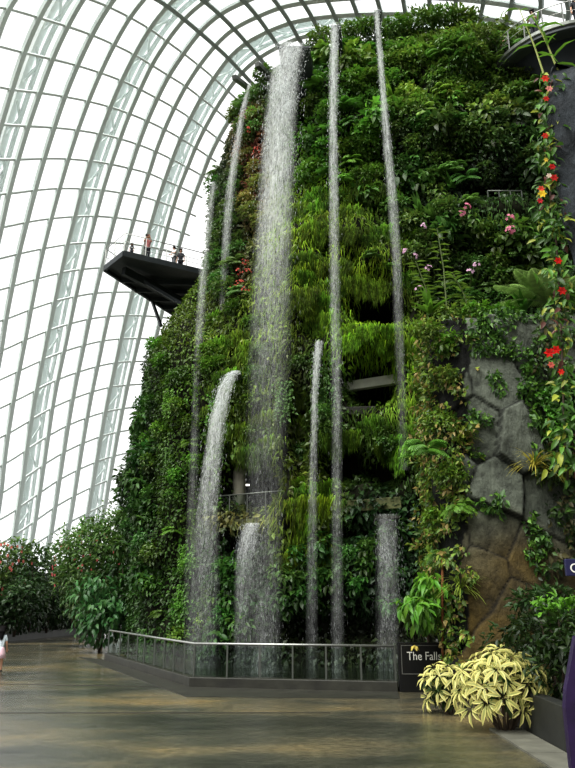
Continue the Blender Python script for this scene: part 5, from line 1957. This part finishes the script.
# ------------------------------------------------------------------ people
def skin_mesh(name, V_, E_, root_, mat, parent, sub=1):
    names = list(V_)
    me = bpy.data.meshes.new(name)
    me.from_pydata([V_[k][0] for k in names], [(names.index(a), names.index(b)) for a, b in E_], [])
    o = bpy.data.objects.new(name, me)
    COL.objects.link(o)
    o.modifiers.new('skin', 'SKIN')
    ss = o.modifiers.new('sub', 'SUBSURF')
    ss.levels = ss.render_levels = sub
    for i, k in enumerate(names):
        r_ = V_[k][1]
        me.skin_vertices[0].data[i].radius = (r_, r_) if not isinstance(r_, tuple) else r_
        me.skin_vertices[0].data[i].use_root = (k == root_)
    bpy.context.view_layer.update()
    dg = bpy.context.evaluated_depsgraph_get()
    m2 = bpy.data.meshes.new_from_object(o.evaluated_get(dg))
    bpy.data.objects.remove(o)
    m2.name = name
    m2.polygons.foreach_set('use_smooth', np.ones(len(m2.polygons), bool))
    return link(name, m2, mat, parent)


def person(label, loc, rz, H, pose, top, bottom, skirt=False, longhair=False, camera=False, scale_head=1.0):
    root = empty('person', loc, rz)
    root.scale = (H, H, H)
    tag(root, label, 'person')
    hs = scale_head
    J = {'pelvis': ((0, 0, .52), .075), 'waist': ((0, .004, .60), .066), 'chest': ((0, .004, .72), .08), 'neck': ((0, -.004, .845), .03),
         'jaw': ((0, .012, .885), .04 * hs), 'head': ((0, .004, .932), .056 * hs), 'crown': ((0, 0, .972), .04 * hs), 'nose': ((0, .066 * hs, .922), .009)}
    E_ = [('pelvis', 'waist'), ('waist', 'chest'), ('chest', 'neck'), ('neck', 'jaw'), ('jaw', 'head'), ('head', 'crown'), ('head', 'nose')]
    arms = {'down': ((.135, -.012, .645), (.145, .03, .50)), 'camera': ((.13, .085, .73), (.045, .135, .905)), 'rail': ((.14, .04, .655), (.10, .15, .63)), 'walk': ((.13, -.05, .65), (.14, -.02, .50))}[pose]
    for s, n in ((-1, 'l'), (1, 'r')):
        J['ear' + n] = ((s * .06 * hs, -.004, .925), .011)
        E_.append(('head', 'ear' + n))
        e, h = Vector(arms[0]), Vector(arms[1])
        e.x *= s; h.x *= s
        if pose == 'walk' and s > 0: e.y, h.y = .0, .09
        J['sh' + n] = ((s * .098, 0, .80), .036)
        J['el' + n] = (tuple(e), .025)
        J['wr' + n] = (tuple(h), .017)
        d = (h - e).normalized()
        lat = d.cross(Vector((0, 1, 0)))
        if lat.length < .2: lat = d.cross(Vector((1, 0, 0)))
        lat.normalize()
        pm = h + d * .035
        J['pa' + n] = (tuple(pm), .018)
        E_ += [('chest', 'sh' + n), ('sh' + n, 'el' + n), ('el' + n, 'wr' + n), ('wr' + n, 'pa' + n)]
        for k in range(4):
            f0 = pm + lat * (k - 1.5) * .0105 + d * .022
            f1 = f0 + (d * .8 + Vector((0, .5, 0))).normalized() * (.022, .027, .025, .018)[k]
            J['f%d%s' % (k, n)] = (tuple(f0), .0058)
            J['g%d%s' % (k, n)] = (tuple(f1), .0045)
            E_ += [('pa' + n, 'f%d%s' % (k, n)), ('f%d%s' % (k, n), 'g%d%s' % (k, n))]
        J['th' + n] = (tuple(h + d * .03 + lat * .034), .0062)
        E_.append(('wr' + n, 'th' + n))
        st = .05 * s if pose == 'walk' else 0
        J['hip' + n] = ((s * .045, 0, .485), .056)
        J['kn' + n] = ((s * .05, .012 + st * .7, .272), .037)
        J['an' + n] = ((s * .052, -.006 + st * 1.1, .042), .022)
        J['toe' + n] = ((s * .058, .075 + st * 1.1, .018), .018)
        E_ += [('pelvis', 'hip' + n), ('hip' + n, 'kn' + n), ('kn' + n, 'an' + n), ('an' + n, 'toe' + n)]
    bdy = skin_mesh('body', J, E_, 'pelvis', M['skin'], root, 1)
    g = 1.2
    S = {'hem': ((0, .003, .50), .088), 'waist': ((0, .004, .60), .082), 'chest': ((0, .004, .72), .094), 'col': ((0, -.002, .815), .05)}
    SE = [('hem', 'waist'), ('waist', 'chest'), ('chest', 'col')]
    for s, n in ((-1, 'l'), (1, 'r')):
        a, b = Vector(J['sh' + n][0]), Vector(J['el' + n][0])
        S['s' + n] = (tuple(a), .046)
        S['e' + n] = (tuple(a.lerp(b, .8)), .037)
        SE += [('chest', 's' + n), ('s' + n, 'e' + n)]
    skin_mesh('shirt', S, SE, 'waist', top, root, 2)
    if skirt:
        MBs = MB().lathe([(.082, .56), (.10, .52), (.125, .42), (.145, .31), (.135, .31), (.09, .50)], 24)
        o = MBs.build('skirt', bottom, root, smooth=True)
    else:
        T = {'w': ((0, 0, .53), .08)}
        TE = []
        for n in 'lr':
            for k, j, r_ in (('h', 'hip', .066), ('k', 'kn', .048), ('a', 'an', .036)):
                p = Vector(J[j + n][0])
                if j == 'an': p.z += .03
                T[k + n] = (tuple(p), r_)
            TE += [('w', 'h' + n), ('h' + n, 'k' + n), ('k' + n, 'a' + n)]
        skin_mesh('trousers', T, TE, 'w', bottom, root, 2)
    for n in 'lr':
        a, t = Vector(J['an' + n][0]), Vector(J['toe' + n][0])
        skin_mesh('shoe', {'a': (tuple(a + Vector((0, -.02, -.02))), .024), 'm': (tuple(a.lerp(t, .5) + Vector((0, 0, -.008))), .026), 't': (tuple(t + Vector((0, .01, 0))), .02)}, [('a', 'm'), ('m', 't')], 'm', M['shoe'], root, 1)
    hr = {'a': ((0, -.010, .958), .064 * hs), 'b': ((0, -.028, .915), .052 * hs), 'f': ((0, .026, .970), .042 * hs)}
    he = [('a', 'b'), ('a', 'f')]
    if longhair:
        hr['b'] = ((0, -.026, .905), .062 * hs)
        hr['c'] = ((0, -.05, .83), .06)
        hr['d'] = ((0, -.062, .755), .05)
        hr['e'] = ((0, -.062, .715), .025)
        he += [('b', 'c'), ('c', 'd'), ('d', 'e')]
    skin_mesh('hair', hr, he, 'a', M['hair'], root, 2)
    mb = MB()
    for s in (-1, 1):
        mb.lathe([(.002, -.006), (.006, -.003), (.006, .003), (.002, .006)], 8, (s * .022 * hs, .055 * hs, .935))
    mb.build('eyes', M['black'], bdy)
    mb = MB().box((0, .056 * hs, .896), (.028, .008, .007))
    mb.build('mouth', plain('lips', lin(170, 92, 84), .5), bdy)
    return root


gg = ground(-2.0, 672)
person('girl with long black hair, pale top and pink skirt walking away along the path', (gg.x, gg.y, 0), .25, 1.46, 'walk', M['shirt_pale'], M['skirt_pink'], skirt=True, longhair=True, scale_head=1.12)


def on_deck(px_, back):
    """standing point on the platform a little behind its front edge"""
    for k in range(300):
        q = (PB.lerp(PC, k / 299)) + Vector((0, back, 0))
        if pix(np.array([q.x, q.y, q.z + 1]))[0] >= px_: break
    return q


q = on_deck(147.5, .75)
ph = person('person in a pink-red shirt on the viewing platform raising a camera to the eye', q, PI + .25, 1.72, 'camera', M['shirt_red'], M['cloth_dark'])
cm_ = empty('camera_body', q + Vector((-.04, -.30, 1.58)))
tag(cm_, 'small black camera held up by the person in the pink-red shirt', 'camera')
kid(MB().box(q + Vector((-.04, -.27, 1.6)), (.14, .06, .09)).build('case', M['black'], bevel=.01), cm_)
kid(MB().tube([q + Vector((-.04, -.28, 1.6)), q + Vector((-.05, -.40, 1.6))], .035, 12).build('lens', M['black'], smooth=True), cm_)
q = on_deck(174, .9)
person('person in a white shirt standing by the platform railing near the plants', q, 2.3, 1.5, 'rail', M['shirt_white'], M['cloth_grey'])
q = on_deck(132, .8)
person('small child in dark clothes beside the photographer on the platform', q, PI, .95, 'down', M['cloth_dark'], M['cloth_dark'], scale_head=1.25)
q = on_deck(180.5, 1.3)
person('person in dark clothes behind the white-shirted one on the platform', q, PI, 1.6, 'down', M['cloth_dark'], M['cloth_dark'])
for an, rz, H, tp, pose, lb in ((PI * 1.10, 1.9, 1.6, M['shirt_white'], 'rail', 'person in white leaning at the edge of the round lookout deck'), (PI * 1.26, 2.5, 1.68, M['cloth_grey'], 'rail', 'person in grey looking over the railing of the round lookout deck'),
                                (PI * 1.45, 3.1, 1.65, M['cloth_dark'], 'down', 'person in dark clothes on the round lookout deck above the slate column')):
    p = LC + Vector(((LR - .45) * math.cos(an), (LR - .45) * math.sin(an), .0))
    person(lb, p, rz, H, pose, tp, M['cloth_dark'])
